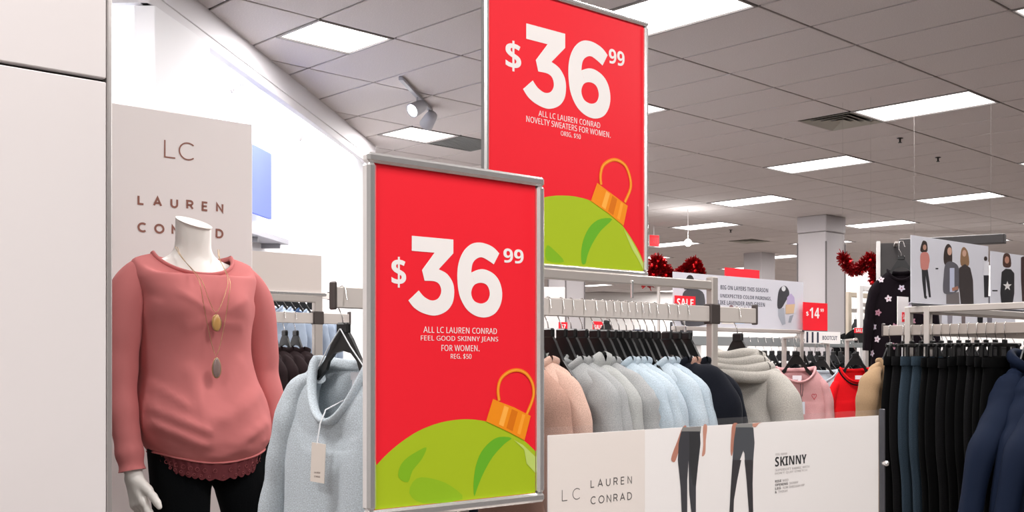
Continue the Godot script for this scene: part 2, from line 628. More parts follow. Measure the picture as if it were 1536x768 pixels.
# the brightly washed wall on the left, behind a hanging bulkhead that hides its lamps
func perimeter() -> void:
	var white := mat("perimeter_paint", Color(0.93, 0.93, 0.94), 0.8)
	var w := structure("wall_left", Vector3(0, 0, 0))
	var b := MB.new()
	b.box(Vector3(-3.55, 2.05, -9.4), Vector3(0.2, 4.1, 9.2))
	part(w, "face", b.done(), white)
	box(w, "return_face", Vector3(-7.7, 2.05, -14.1), Vector3(8.4, 4.1, 0.2), white, 0.0)
	box(w, "front_face", Vector3(-7.7, 2.05, -4.75), Vector3(8.4, 4.1, 0.2), white, 0.0)
	box(w, "pier", Vector3(-3.125, 1.79, -6.89), Vector3(0.13, 3.58, 0.78), white, 0.004)
	var t := structure("trim_1", Vector3(0, 0, 0))
	var f := MB.new()
	var A := Vector3(-3.08, 0, -6.47)
	var B := Vector3(-3.215, 0, -12.0)
	var y0 := EYE + 2.135
	var run := (B - A).normalized()
	var turn := Basis(run.cross(Vector3.UP).normalized(), Vector3.UP, -run)
	f.box((A + B) / 2 + Vector3(-0.03, (y0 + CEIL) / 2, 0), Vector3(0.06, CEIL - y0, A.distance_to(B)), 0.004, turn)
	part(t, "fascia", f.done(), mat("fascia_paint", Color(0.84, 0.83, 0.84), 0.7))
	box(t, "fascia_end", Vector3(-3.265, (y0 + CEIL) / 2, -6.5), Vector3(0.35, CEIL - y0, 0.06), mat("fascia_paint", Color(0.84, 0.83, 0.84), 0.7), 0.004)
	f = MB.new()
	f.box((A + B) / 2 + Vector3(-0.01, y0 + 0.075, 0), Vector3(0.04, 0.012, A.distance_to(B)), 0.003, turn)
	part(t, "bead", f.done(), mat("fascia_paint", Color(0.84, 0.83, 0.84), 0.7))
	# lamps behind the bulkhead
	for k in 4:
		var z := -7.2 - k * 1.36
		var l := thing("tube_light", "fluorescent tube light hidden behind the white bulkhead over the wall", "tube light", Vector3(-3.235 - 0.0244 * (-z - 7.0), CEIL - 0.04, z), 0, "tube lights behind the bulkhead")
		box(l, "channel", Vector3(0, 0.008, 0), Vector3(0.08, 0.05, 1.2), mat("light_frame", Color(0.55, 0.53, 0.52), 0.5), 0.004)
		var tb := MB.new()
		tb.tube([Vector3(0, -0.03, -0.58), Vector3(0, -0.03, 0.58)], 0.013, 10)
		part(l, "tube", tb.done(), glow("tube_glow", Color(0.96, 0.98, 1.0), 4.0))
		var a := AreaLight3D.new()
		a.name = "lamp"
		a.area_size = Vector2(0.06, 1.16)
		a.light_energy = 4.5
		a.light_color = Color(0.95, 0.97, 1.0)
		a.shadow_enabled = true
		a.area_range = 40.0
		a.area_attenuation = 2.0
		l.add_child(a)
		a.position = Vector3(0, -0.05, 0)
		a.rotation_degrees = Vector3(-90, 0, 0)
	# wall sprinklers
	for s in [[348, 131, 0], [450, 204, 1]]:
		var d: float = 3.45 / ((CX - s[0]) / F)
		var p := at_px(s[0], s[1], d)
		var o := thing("wall_sprinkler", "small sidewall sprinkler head on the bright white wall", "sprinkler", Vector3(-3.45, p.y, p.z), 0, "sprinklers on the white wall")
		var sb := MB.new()
		sb.xf = Transform3D(Basis(Vector3(0, 0, 1), -PI / 2), Vector3.ZERO)
		sb.lathe([[0.0, 0.0], [0.045, 0.001], [0.045, 0.008], [0.014, 0.014], [0.012, 0.06], [0.0, 0.06]], 14)
		part(o, "body", sb.done(), mat("sprinkler_white", Color(0.6, 0.56, 0.55), 0.4))
		box(o, "deflector", Vector3(0.075, 0.02, 0), Vector3(0.05, 0.004, 0.06), mat("sprinkler_white", Color(0.6, 0.56, 0.55), 0.4), 0.001)
	# the periwinkle board high on the wall
	var bl := thing("wall_board", "periwinkle blue board fixed high on the bright white wall", "wall board", Vector3(-3.36, EYE + 1.20, -8.65))
	box(bl, "board", Vector3(0, 0.28, 0), Vector3(0.03, 0.555, 1.1), mat("periwinkle", Color(0.36, 0.43, 0.74), 0.6), 0.003)
	box(bl, "bracket", Vector3(-0.053, 0.3, 0), Vector3(0.076, 0.06, 0.06), mat("bracket_grey", Color(0.6, 0.6, 0.62), 0.5), 0.003)
	var sh := thing("wall_shelf", "shallow grey metal shelf on brackets low on the bright white wall", "shelf", Vector3(-3.35, EYE + 1.00, -8.3))
	box(sh, "shelf_board", Vector3(0, 0.025, 0), Vector3(0.20, 0.05, 2.1), mat("shelf_grey", Color(0.68, 0.68, 0.72), 0.5), 0.004)
	for s in [-0.95, -0.45, 0.45]:
		box(sh, "bracket", Vector3(-0.02, -0.02, s), Vector3(0.16, 0.04, 0.02), mat("bracket_grey", Color(0.6, 0.6, 0.62), 0.5), 0.003)
	# ceiling track with two spot heads, aimed at the wall
	var tr := thing("track_light", "ceiling track light with a glaring spot head aimed at the wall", "track light", Vector3(-2.22, CEIL - 0.007, -9.65))
	box(tr, "track", Vector3(0, -0.02, 0), Vector3(0.04, 0.03, 1.15), mat("track_white", Color(0.62, 0.62, 0.64), 0.5), 0.003)
	for s in [[-0.02, -1], [-0.5, -0.3]]:
		var hd := MB.new()
		var dir := Vector3(-0.50, -0.50, 0.70 if s[1] < -0.5 else -0.6).normalized()
		var q := Basis(dir.cross(Vector3.UP).normalized(), -dir, dir.cross(Vector3.UP).normalized().cross(-dir))
		hd.xf = Transform3D(q, Vector3(0, -0.13, s[0]))
		hd.lathe([[0.0, 0.09], [0.045, 0.085], [0.055, 0.05], [0.065, -0.07], [0.06, -0.07], [0.05, -0.06], [0.0, -0.055]], 18)
		var h := part(tr, "spot_head", hd.done(), mat("track_white", Color(0.62, 0.62, 0.64), 0.5))
		var st := MB.new()
		st.tube([Vector3(0, -0.03, s[0]), Vector3(0, -0.12, s[0])], 0.009, 8)
		part(h, "stem", st.done(), mat("track_white", Color(0.62, 0.62, 0.64), 0.5))
		var lens := MB.new()
		lens.xf = hd.xf
		lens.lathe([[0.0, -0.062], [0.052, -0.062], [0.052, -0.066], [0.0, -0.066]], 18)
		part(h, "lamp_face", lens.done(), glow("spot_glow", Color(1, 1, 1), 12.0 if s[1] < -0.5 else 1.5))
		var sp := SpotLight3D.new()
		sp.name = "lamp"
		sp.light_energy = 1.5
		sp.spot_angle = 40
		sp.spot_range = 30
		sp.spot_attenuation = 2.0
		sp.light_size = 0.05
		sp.shadow_enabled = true
		tr.add_child(sp, true)
		sp.position = Vector3(0, -0.13, s[0]) + dir * 0.075
		sp.look_at_from_position(tr.position + sp.position, tr.position + sp.position + dir, Vector3.UP)

# the panelled partition close on the left
func near_partition() -> void:
	var c := 3.9
	var e := un(159.5, 500, c)
	var w := structure("wall_near", on(c, e.x), TURN)
	var m := mat("laminate", Color(0.89, 0.865, 0.86), 0.5)
	var gy := un(158, 120, c).y
	box(w, "panel", Vector3(-0.75, gy / 2 - 0.003, -0.012), Vector3(1.5, gy - 0.004, 0.024), m, 0.002)
	box(w, "panel", Vector3(-0.75, (gy + 0.004 + 3.5) / 2, -0.012), Vector3(1.5, 3.5 - gy - 0.004, 0.024), m, 0.002)
	box(w, "core", Vector3(-0.74, 1.75, -0.09), Vector3(1.5, 3.5, 0.12), mat("core_grey", Color(0.32, 0.30, 0.29), 0.7), 0.0)
	box(w, "edge_trim", Vector3(0.0075, 1.75, -0.075), Vector3(0.012, 3.5, 0.15), mat("satin_metal", Color(0.72, 0.70, 0.69), 0.35, 0.6), 0.003)

func brand_panel() -> void:
	var c := 5.27
	var o := un(270, 155, c)
	var t := thing("brand_sign", "tall beige panel with thin bronze capitals behind the mannequin", "display panel", on(c, o.x), TURN)
	var top := EYE + 0.822
	box(t, "board", Vector3(0, top / 2 + 0.02, -0.02), Vector3(0.49, top - 0.04, 0.04), mat("panel_beige", Color(0.90, 0.87, 0.86), 0.55), 0.003)
	box(t, "foot", Vector3(0, 0.02, -0.02), Vector3(0.55, 0.04, 0.3), mat("satin_metal", Color(0.72, 0.70, 0.69), 0.35, 0.6), 0.003)
	var bronze := Color(0.56, 0.38, 0.33)
	var q := [un(246, 198, c), un(293, 228, c)]
	thin_words(t, "LC", q[0].x - o.x, q[1].x - o.x, EYE + 0.668, EYE + 0.728, 0.0045, 0.001, bronze)
	q = [un(206, 292, c), un(335, 320, c)]
	thin_words(t, "LAUREN", q[0].x - o.x, q[1].x - o.x, un(206, 307, c).y, un(206, 292, c).y, 0.0065, 0.001, bronze)
	thin_words(t, "CONRAD", q[0].x - o.x, q[1].x - o.x, un(207, 348, c).y, un(207, 333, c).y, 0.0065, 0.001, bronze)

# ---------------------------------------------------------------- price signs
const THREE := [[0.0753, 0.4966], [0.165, 0.4966], [0.165, 0.4705], [0.1329, 0.4384], [0.1509, 0.4308], [0.1638, 0.415], [0.167, 0.3969], [0.163, 0.376], [0.1489, 0.36], [0.125, 0.3514], [0.0995, 0.3551], [0.0803, 0.3645], [0.0681, 0.3774], [0.0899, 0.3968], [0.1015, 0.3855], [0.1171, 0.3794], [0.1309, 0.3833], [0.1381, 0.3956], [0.1349, 0.4091], [0.1238, 0.4154], [0.1023, 0.4153], [0.0968, 0.4349], [0.1238, 0.4689], [0.0753, 0.4689]]
const SIX := [[0.2709, 0.4777], [0.2592, 0.4872], [0.2442, 0.4932], [0.225, 0.4956], [0.2061, 0.4914], [0.1895, 0.478], [0.1784, 0.4581], [0.1739, 0.4353], [0.1752, 0.4076], [0.1813, 0.3854], [0.1957, 0.365], [0.2166, 0.3534], [0.2399, 0.3513], [0.2614, 0.3601], [0.2744, 0.3784], [0.2779, 0.4], [0.2722, 0.4213], [0.2592, 0.4359], [0.2399, 0.4437], [0.2229, 0.4434], [0.2053, 0.4364], [0.2082, 0.453], [0.2166, 0.463], [0.2293, 0.4674], [0.2442, 0.4624], [0.2579, 0.4554]]
const SIX_HOLE := [[0.2271, 0.4179], [0.242, 0.4137], [0.2484, 0.3987], [0.2433, 0.3843], [0.2293, 0.3778], [0.2124, 0.3821], [0.2053, 0.3968], [0.2116, 0.4122]]

# corners listed in sharp stay corners, the rest is drawn as a curve
func outline(pts: Array, sharp: Array, s: float, o: Vector2) -> PackedVector2Array:
	var r := PackedVector2Array()
	var m := pts.size()
	for k in m:
		var p := []
		for j in [-1, 0, 1, 2]:
			var q: Array = pts[(k + j + m) % m]
			p.append(Vector2(q[0], q[1]) * s + o)
		var n := (k + 1) % m
		if k in sharp and n in sharp:
			r.append(p[1])
			continue
		var before: Vector2 = p[1] if k in sharp else p[0]
		var after: Vector2 = p[2] if n in sharp else p[3]
		for j in 4:
			r.append(p[1].cubic_interpolate(p[2], before, after, j / 4.0))
	return r

func numeral_six(b: MB, s: float, o: Vector2, z: float, color: Color) -> void:
	var six := outline(SIX, [0, 20, 25], s, o)
	var hole := outline(SIX_HOLE, [], s, o)
	# bridge the hole to the outline so that one polygon covers it
	var best := [1e9, 0, 0]
	for i in six.size():
		for j in hole.size():
			var d := six[i].distance_to(hole[j])
			if d < best[0]:
				best = [d, i, j]
	var r := PackedVector2Array()
	for i in six.size() + 1:
		r.append(six[(best[1] + i) % six.size()])
	var turn_out := 0.0
	var turn_in := 0.0
	for k in six.size():
		turn_out += six[k].cross(six[(k + 1) % six.size()])
	for k in hole.size():
		turn_in += hole[k].cross(hole[(k + 1) % hole.size()])
	for j in hole.size() + 1:
		var k: int = best[2] + (j if turn_out * turn_in < 0.0 else -j)
		r.append(hole[posmod(k, hole.size())])
	# keep the two sides of the bridge a hair apart
	r[six.size()] += (r[six.size() - 1] - r[six.size()]) * 0.02
	r[r.size() - 1] += (r[r.size() - 2] - r[r.size() - 1]) * 0.02
	b.poly(r, z, color)

func v2(pts: Array) -> PackedVector2Array:
	var r := PackedVector2Array()
	for p in pts:
		r.append(Vector2(p[0], p[1]))
	return r

func chrome() -> StandardMaterial3D:
	return mat("chrome", Color(0.92, 0.915, 0.91), 0.2, 0.75)

func steel() -> StandardMaterial3D:
	return mat("satin_steel", Color(0.79, 0.76, 0.735), 0.38, 0.5)

func rail_paint() -> StandardMaterial3D:
	return mat("rail_paint", Color(0.82, 0.79, 0.765), 0.4, 0.15)

func ring_frame(t: Node3D, x0: float, x1: float, y0: float, y1: float, w: float) -> void:
	for s in [[(x0 + x1) / 2, y1 + w / 2, x1 - x0 + 2 * w, w], [(x0 + x1) / 2, y0 - w / 2, x1 - x0 + 2 * w, w], [x0 - w / 2, (y0 + y1) / 2, w, y1 - y0], [x1 + w / 2, (y0 + y1) / 2, w, y1 - y0]]:
		box(t, "frame_rail", Vector3(s[0], s[1], -0.002), Vector3(s[2], s[3], 0.024), chrome(), 0.005)

func ornament(b: MB, ball: Array, ring: Array, cap: Array, leaf: Array, leaf2: Array, shine: Array, wr: float) -> void:
	b.poly(smooth_open(v2(ball), 2), 0.0006, Color(0.645, 0.735, 0.13))
	if leaf2:
		b.poly(smooth(v2(leaf2), 3), 0.0009, Color(0.50, 0.70, 0.13))
	b.poly(smooth(v2(leaf), 3), 0.0009, Color(0.40, 0.68, 0.16))
	if shine:
		b.poly(v2(shine), 0.0011, Color(0.74, 0.82, 0.42))
	var rp := []
	for p in smooth_open(v2(ring), 0):
		rp.append(p)
	b.ribbon(rp, wr, 0.0012, Color(0.93, 0.52, 0.10))
	b.ribbon(rp, wr * 0.3, 0.0014, Color(0.98, 0.66, 0.24))
	var c := v2(cap)
	b.poly(c, 0.0016, Color(0.94, 0.55, 0.10))
	# printed bands across the gold cap
	var m := c.size()
	var lo: Vector2 = c[m - 1]
	var hi: Vector2 = c[0]
	var hi2: Vector2 = c[2] if m == 5 else c[3]
	var lo2: Vector2 = c[2] if m == 5 else c[4]
	if m == 5:
		hi2 = c[1]
		lo2 = c[2]
	for k in [[0.30, 0.42, Color(0.99, 0.68, 0.28)], [0.5, 0.66, Color(0.85, 0.45, 0.06)], [0.78, 0.86, Color(0.98, 0.63, 0.2)]]:
		b.poly(PackedVector2Array([lo.lerp(lo2, k[0]).lerp(hi.lerp(hi2, k[0]), 0.12), lo.lerp(lo2, k[1]).lerp(hi.lerp(hi2, k[1]), 0.12), hi.lerp(hi2, k[1]).lerp(lo.lerp(lo2, k[1]), 0.06), hi.lerp(hi2, k[0]).lerp(lo.lerp(lo2, k[0]), 0.06)]), 0.0018, k[2])

func smooth_open(pts: PackedVector2Array, keep_last: int) -> PackedVector2Array:
	var r := PackedVector2Array()
	var m := pts.size() - keep_last
	for k in m - 1:
		for j in 4:
			r.append(pts[k].cubic_interpolate(pts[k + 1], pts[maxi(k - 1, 0)], pts[mini(k + 2, m - 1)], j / 4.0))
	for k in range(m - 1, pts.size()):
		r.append(pts[k])
	return r

func price_signs() -> void:
	var paper := mat("poster_red", Color(0.93, 0.125, 0.185), 0.42, 0.0, 0.45)
	var type := mat("type_white", Color(0.93, 0.91, 0.90), 0.55)
	var pale := Color(0.93, 0.91, 0.90)
	# jeans sign, on the stem of the jeans rack
	var c := 2.5
	var t := thing("price_sign", "red poster in chrome frame reading $36.99 for skinny jeans", "sign", on(c, -0.7322, EYE - 0.2659), TURN)
	var W := 0.3601
	var H := 0.620
	box(t, "poster", Vector3(W / 2, H / 2, -0.003), Vector3(W, H, 0.006), paper, 0.0)
	ring_frame(t, 0, W, 0, H, 0.0185)
	box(t, "back_plate", Vector3(W / 2, H / 2, -0.0095), Vector3(W + 0.01, H + 0.01, 0.006), mat("back_black", Color(0.05, 0.05, 0.05), 0.6), 0.0)
	var st := MB.new()
	st.box(Vector3(0.195, -0.27, -0.012), Vector3(0.022, 0.51, 0.014), 0.003)
	part(t, "stem", st.done(), steel())
	var b := MB.new()
	b.poly(outline(THREE, [0, 1, 2, 3, 12, 13, 20, 21, 22, 23], 1.0, Vector2.ZERO), 0.0006, pale)
	numeral_six(b, 1.0, Vector2.ZERO, 0.0006, pale)
	part(t, "price", b.done(), inked())
	words(t, "$", 0.0335, 0.0636, 0.4001, 0.4560, 0.0004, type, true, "price_lettering")
	words(t, "99", 0.2811, 0.3300, 0.4607, 0.4890, 0.0004, type, true, "price_lettering")
	words(t, "ALL LC LAUREN CONRAD", 0.1000, 0.2652, 0.3190, 0.3305, 0.0004, type)
	words(t, "FEEL GOOD SKINNY JEANS", 0.0944, 0.2683, 0.3025, 0.3137, 0.0004, type)
	words(t, "FOR WOMEN.", 0.1389, 0.2244, 0.2852, 0.2967, 0.0004, type)
	words(t, "REG. $50", 0.1594, 0.2060, 0.2702, 0.2806, 0.0004, type)
	b = MB.new()
	ornament(b, [[0.0008, 0.0780], [0.0265, 0.1001], [0.055, 0.1197], [0.089, 0.1372], [0.1289, 0.1494], [0.1699, 0.1548], [0.2068, 0.1543], [0.2418, 0.1485], [0.2777, 0.1356], [0.3115, 0.1189], [0.3375, 0.1027], [0.3595, 0.0845], [0.3595, 0.0006], [0.0008, 0.0006]],
		[[0.2704, 0.1884], [0.2676, 0.2113], [0.2749, 0.2318], [0.2945, 0.2454], [0.3173, 0.2484], [0.3375, 0.2404], [0.352, 0.2215], [0.355, 0.2004], [0.3491, 0.1817], [0.3375, 0.1597]],
		[[0.2555, 0.1925], [0.2721, 0.1861], [0.3059, 0.1746], [0.3474, 0.156], [0.3317, 0.1077], [0.2945, 0.1257], [0.2391, 0.1495]],
		[[0.2121, 0.0063], [0.2105, 0.0333], [0.2158, 0.0643], [0.2282, 0.0904], [0.25, 0.1096], [0.2721, 0.1176], [0.3002, 0.1139], [0.2833, 0.1033], [0.2555, 0.0798], [0.2336, 0.0495], [0.2201, 0.0236]],
		[[0.0479, 0.0544], [0.0502, 0.0733], [0.0623, 0.0874], [0.0841, 0.0989], [0.1063, 0.1062], [0.0964, 0.0852], [0.0768, 0.0651], [0.0671, 0.0445]],
		[[0.3059, 0.1100], [0.3288, 0.0985], [0.3594, 0.0734], [0.3594, 0.0405], [0.3375, 0.0607], [0.3317, 0.0891]], 0.0068)
	b.poly(smooth(PackedVector2Array([Vector2(0.085, 0.050), Vector2(0.12, 0.047), Vector2(0.16, 0.030), Vector2(0.185, 0.003), Vector2(0.10, 0.003), Vector2(0.07, 0.025)]), 3), 0.0008, Color(0.56, 0.72, 0.14))
	part(t, "ornament_print", b.done(), inked())
	# sweater sign, standing on the sweater rack
	c = 3.297
	var s := thing("price_sign", "red poster in chrome frame reading $36.99 for novelty sweaters", "sign", on(c, -0.643, EYE + 0.262), TURN)
	W = 0.5475
	H = 0.716
	var dy := 0.2413 - 0.262
	box(s, "poster", Vector3(W / 2, H / 2, -0.003), Vector3(W, H, 0.006), paper, 0.0)
	ring_frame(s, 0, W, 0.0, H, 0.015)
	box(s, "back_plate", Vector3(W / 2, H / 2, -0.0095), Vector3(W + 0.01, H + 0.01, 0.006), mat("back_black", Color(0.05, 0.05, 0.05), 0.6), 0.0)
	b = MB.new()
	var o := Vector2(0.111 - 0.0681 * 1.476, 0.4386 - 0.3514 * 1.476 + dy)
	b.poly(outline(THREE, [0, 1, 2, 3, 12, 13, 20, 21, 22, 23], 1.476, o), 0.0006, pale)
	numeral_six(b, 1.476, o + Vector2(-0.002, 0), 0.0006, pale)
	part(s, "price", b.done(), inked())
	words(s, "$", 0.0549, 0.1053, 0.5178 + dy, 0.5980 + dy, 0.0004, type, true, "price_lettering")
	words(s, "99", 0.4130, 0.4727, 0.6040 + dy, 0.6463 + dy, 0.0004, type, true, "price_lettering")
	words(s, "ALL LC LAUREN CONRAD", 0.1627, 0.3804, 0.4138 + dy, 0.4295 + dy, 0.0004, type)
	words(s, "NOVELTY SWEATERS FOR WOMEN.", 0.1223, 0.4195, 0.3925 + dy, 0.4085 + dy, 0.0004, type)
	words(s, "ORIG. $50", 0.2387, 0.3093, 0.3725 + dy, 0.3868 + dy, 0.0004, type)
	b = MB.new()
	var mv := func(pts: Array) -> Array: return pts.map(func(p): return [p[0], p[1] + dy])
	ornament(b, mv.call([[0.0008, 0.045], [0.045, 0.105], [0.09, 0.148], [0.135, 0.178], [0.1779, 0.1971], [0.2117, 0.2058], [0.2448, 0.2104], [0.292, 0.2123], [0.3472, 0.2059], [0.4111, 0.1828], [0.4621, 0.1494], [0.4993, 0.114], [0.5294, 0.0776], [0.5468, 0.0480], [0.5468, 0.0215], [0.0008, 0.0215]]),
		mv.call([[0.3839, 0.2554], [0.381, 0.2819], [0.3932, 0.313], [0.4328, 0.3327], [0.4732, 0.3231], [0.4933, 0.2899], [0.4955, 0.2571], [0.4732, 0.2151]]),
		mv.call([[0.3683, 0.259], [0.4843, 0.2063], [0.468, 0.1472], [0.4111, 0.1774], [0.3451, 0.2057]]),
		mv.call([[0.3125, 0.0305], [0.3111, 0.0674], [0.3229, 0.1054], [0.3472, 0.1393], [0.3825, 0.1596], [0.4255, 0.1625], [0.3825, 0.1263], [0.3507, 0.0863], [0.3333, 0.0531], [0.3263, 0.0303]]),
		mv.call([[0.19, 0.03], [0.19, 0.07], [0.215, 0.06], [0.25, 0.03]]), mv.call([[0.470, 0.138], [0.50, 0.108], [0.5300, 0.070], [0.5464, 0.044], [0.5464, 0.026], [0.522, 0.06], [0.50, 0.085]]), 0.0095)
	part(s, "ornament_print", b.done(), inked())

# ---------------------------------------------------------------- hangers and hung knitwear
# origin: the crotch of hook and body; x runs along the shoulders. The rail's top is 0.0986 above.
func hanger(at: Vector3, turn: float, label: String, group: String, skew := 0.0) -> Node3D:
	if not mats.has("hanger_mesh"):
		var r := [Vector2(0.0, 0.016), Vector2(0.013, 0.016), Vector2(0.017, 0.010), Vector2(0.017, -0.004), Vector2(0.03, -0.020), Vector2(0.062, -0.070), Vector2(0.108, -0.116), Vector2(0.114, -0.126), Vector2(0.106, -0.132), Vector2(0.070, -0.104), Vector2(0.056, -0.092), Vector2(0.048, -0.072), Vector2(0.028, -0.054), Vector2(0.0, -0.048)]
		var p := PackedVector2Array()
		for q in r:
			p.append(q)
		for k in range(r.size() - 2, 0, -1):
			p.append(Vector2(-r[k].x, r[k].y))
		var b := MB.new()
		b.extrude(p, -0.004, 0.004)
		mats["hanger_mesh"] = b.done()
		b = MB.new()
		b.box(Vector3(0, 0.004, 0), Vector3(0.040, 0.026, 0.014), 0.004)
		mats["hanger_block"] = b.done()
		b = MB.new()
		var w := []
		for q in [[0.0, 0.012], [0.0, 0.030], [-0.006, 0.042], [-0.0125, 0.052], [-0.0145, 0.066], [-0.0135, 0.090], [-0.009, 0.0985], [0.0, 0.1015], [0.009, 0.0985], [0.0135, 0.090], [0.0155, 0.078], [0.019, 0.068]]:
			w.append(Vector3(q[0], q[1], 0.006 * sin(q[1] * 22.0)))
		b.tube(w, 0.0017, 6)
		mats["hanger_hook"] = b.done()
	var t := thing("clothes_hanger", label, "hanger", at, turn + skew, group)
	part(t, "body", mats["hanger_mesh"], mat("hanger_black", Color(0.035, 0.035, 0.037), 0.38))
	part(t, "size_block", mats["hanger_block"], mat("hanger_black", Color(0.035, 0.035, 0.037), 0.38))
	part(t, "hook", mats["hanger_hook"], mat("hook_steel", Color(0.82, 0.81, 0.80), 0.25, 1.0), Vector3.ZERO, -skew)
	return t

func cat(p: Array, t: float) -> Vector3:
	var m := p.size() - 1
	var k: int = clampi(int(t * m), 0, m - 1)
	return p[k].cubic_interpolate(p[k + 1], p[maxi(k - 1, 0)], p[mini(k + 2, m)], t * m - k)

# w half shoulder, len, dp half depth, nk half neck, df/db drop of the neckline in front and behind
func knit(key: String, o: Dictionary) -> Dictionary:
	if mats.has(key):
		return mats[key]
	var p := {"w": 0.165, "len": 0.60, "dp": 0.05, "nk": 0.078, "df": 0.05, "db": 0.012, "amp": 0.012, "sl": 0.58, "sr": 0.058, "seed": 1, "flare": 0.0, "hem": 0.95, "cable": 0.0, "band": 0.008, "out": 0.0, "flat": 0.72, "drop": 0.112}
	p.merge(o, true)
	var rg := RandomNumberGenerator.new()
	rg.seed = p.seed
	var ph := rg.randf() * TAU
	var ph2 := rg.randf() * TAU
	var nz := FastNoiseLite.new()
	nz.seed = p.seed
	nz.frequency = 7.0
	var ncol := 64
	var neck := func(f: float) -> Vector3:
		var s := sin(f)
		return Vector3(p.nk * cos(f), -0.040 - (p.df if s > 0.0 else p.db) * pow(absf(s), 1.4), 0.05 * s)
	var rows := []
	var nrow := 34
	for r in nrow:
		rows.append(PackedVector3Array())
	for k in ncol:
		var f := TAU * k / ncol
		var cx := signf(cos(f)) * pow(absf(cos(f)), 0.62)
		var sz := signf(sin(f)) * pow(absf(sin(f)), 0.75)
		var nk: Vector3 = neck.call(f)
		var s2 := smoothstep(0.0, 1.0, absf(sin(f)))
		var path := [
			Vector3(p.w * p.hem * cx, -p.len, p.dp * sz), Vector3(p.w * lerpf(p.hem, 1.0, 0.4) * cx, -p.len * 0.72, p.dp * 1.0 * sz),
			Vector3(p.w * 0.99 * cx, -p.len * 0.42, p.dp * 0.95 * sz), Vector3(p.w * 1.0 * cx, lerpf(-0.195, minf(-0.205, nk.y - 0.06), s2), p.dp * 0.85 * sz),
			Vector3(p.w * 0.985 * cx, lerpf(-p.drop, nk.y - 0.03, s2), 0.030 * sz + 0.012 * sz * s2), nk]
		for r in nrow:
			var q := cat(path, r / (nrow - 1.0))
			var down := clampf((-q.y - 0.10) / (p.len - 0.10), 0.0, 1.0)
			q.z += p.amp * pow(down, 0.8) * (sin(q.x * 26.0 + ph + q.y * 2.0) + 0.6 * sin(q.x * 47.0 + ph2 - q.y * 3.0))
			q.z += nz.get_noise_3d(q.x * 0.6, q.y * 0.5, q.z) * 0.010 * smoothstep(0.0, 0.2, down)
			q.x *= 1.0 + p.flare * down
			rows[r].append(q)
	var b := MB.new()
	b.surf(rows, true)
	var out := {"body": b.done()}
	for side in [-1.0, 1.0]:
		b = MB.new()
		var sw := rg.randf_range(-0.02, 0.02)
		var path := [Vector3(p.w - 0.075, -0.037 - 0.4 * p.drop, 0), Vector3(p.w - 0.025, -0.006 - p.drop, 0), Vector3(p.w + 0.006, -0.195, sw * 0.2), Vector3(p.w + 0.016 + p.out * 0.3, -0.30, sw * 0.5), Vector3(p.w + 0.018 + p.out * 0.65, -0.42, sw), Vector3(p.w + 0.012 + p.out, -p.sl, sw * 1.2)]
		var pts := []
		var rad := []
		for k in 30:
			var t := k / 29.0
			var q := cat(path, t)
			q.x *= side
			pts.append(q)
			var r: float = p.sr * (0.42 + 0.58 * smoothstep(0.0, 0.34, t)) * lerpf(1.0, 0.72, smoothstep(0.35, 1.0, t))
			r *= 1.0 + 0.05 * sin(t * 17.0 + ph * side) * t + 0.04 * sin(t * 31.0 + ph2)
			if p.cable > 0.0:
				r *= 1.0 + p.cable * absf(sin(t * 42.0))
			rad.append(r)
		b.tube(pts, rad, 18, true, p.flat, Vector3.UP)
		out["sleeve_a" if side < 0 else "sleeve_b"] = b.done()
	b = MB.new()
	var loop := []
	for k in 49:
		loop.append(neck.call(TAU * k / 48.0) + Vector3(0, 0.002, 0))
	b.tube(loop, p.band, 10, false, 1.7, Vector3(0, 0, 1))
	out["neckband"] = b.done()
	mats[key] = out
	return out

func hang_knit(called: String, label: String, category: String, at: Vector3, turn: float, key: String, o: Dictionary, m: Material, group := "", band: Material = null) -> Node3D:
	var k := knit(key, o)
	var t := thing(called, label, category, at - Vector3(0, 0.032, 0), turn, group)
	part(t, "body", k.body, m)
	part(t, "sleeve", k.sleeve_a, m)
	part(t, "sleeve", k.sleeve_b, m)
	part(t, "neckband", k.neckband, band if band else m)
	return t

func rail(parent: Node3D, x0: float, x1: float, top: float, m: Material, z := 0.0, h := 0.0486, caps := true) -> void:
	var r := box(parent, "rail", Vector3((x0 + x1) / 2, top - h / 2, z), Vector3(x1 - x0, h, 0.018), m, 0.002)
	if caps:
		for x in [x0, x1]:
			box(r, "end_cap", Vector3(x - (x0 + x1) / 2, 0.004, 0), Vector3(0.010, h + 0.016, 0.024), mat("cap_grey", Color(0.35, 0.32, 0.31), 0.4, 0.5), 0.003)

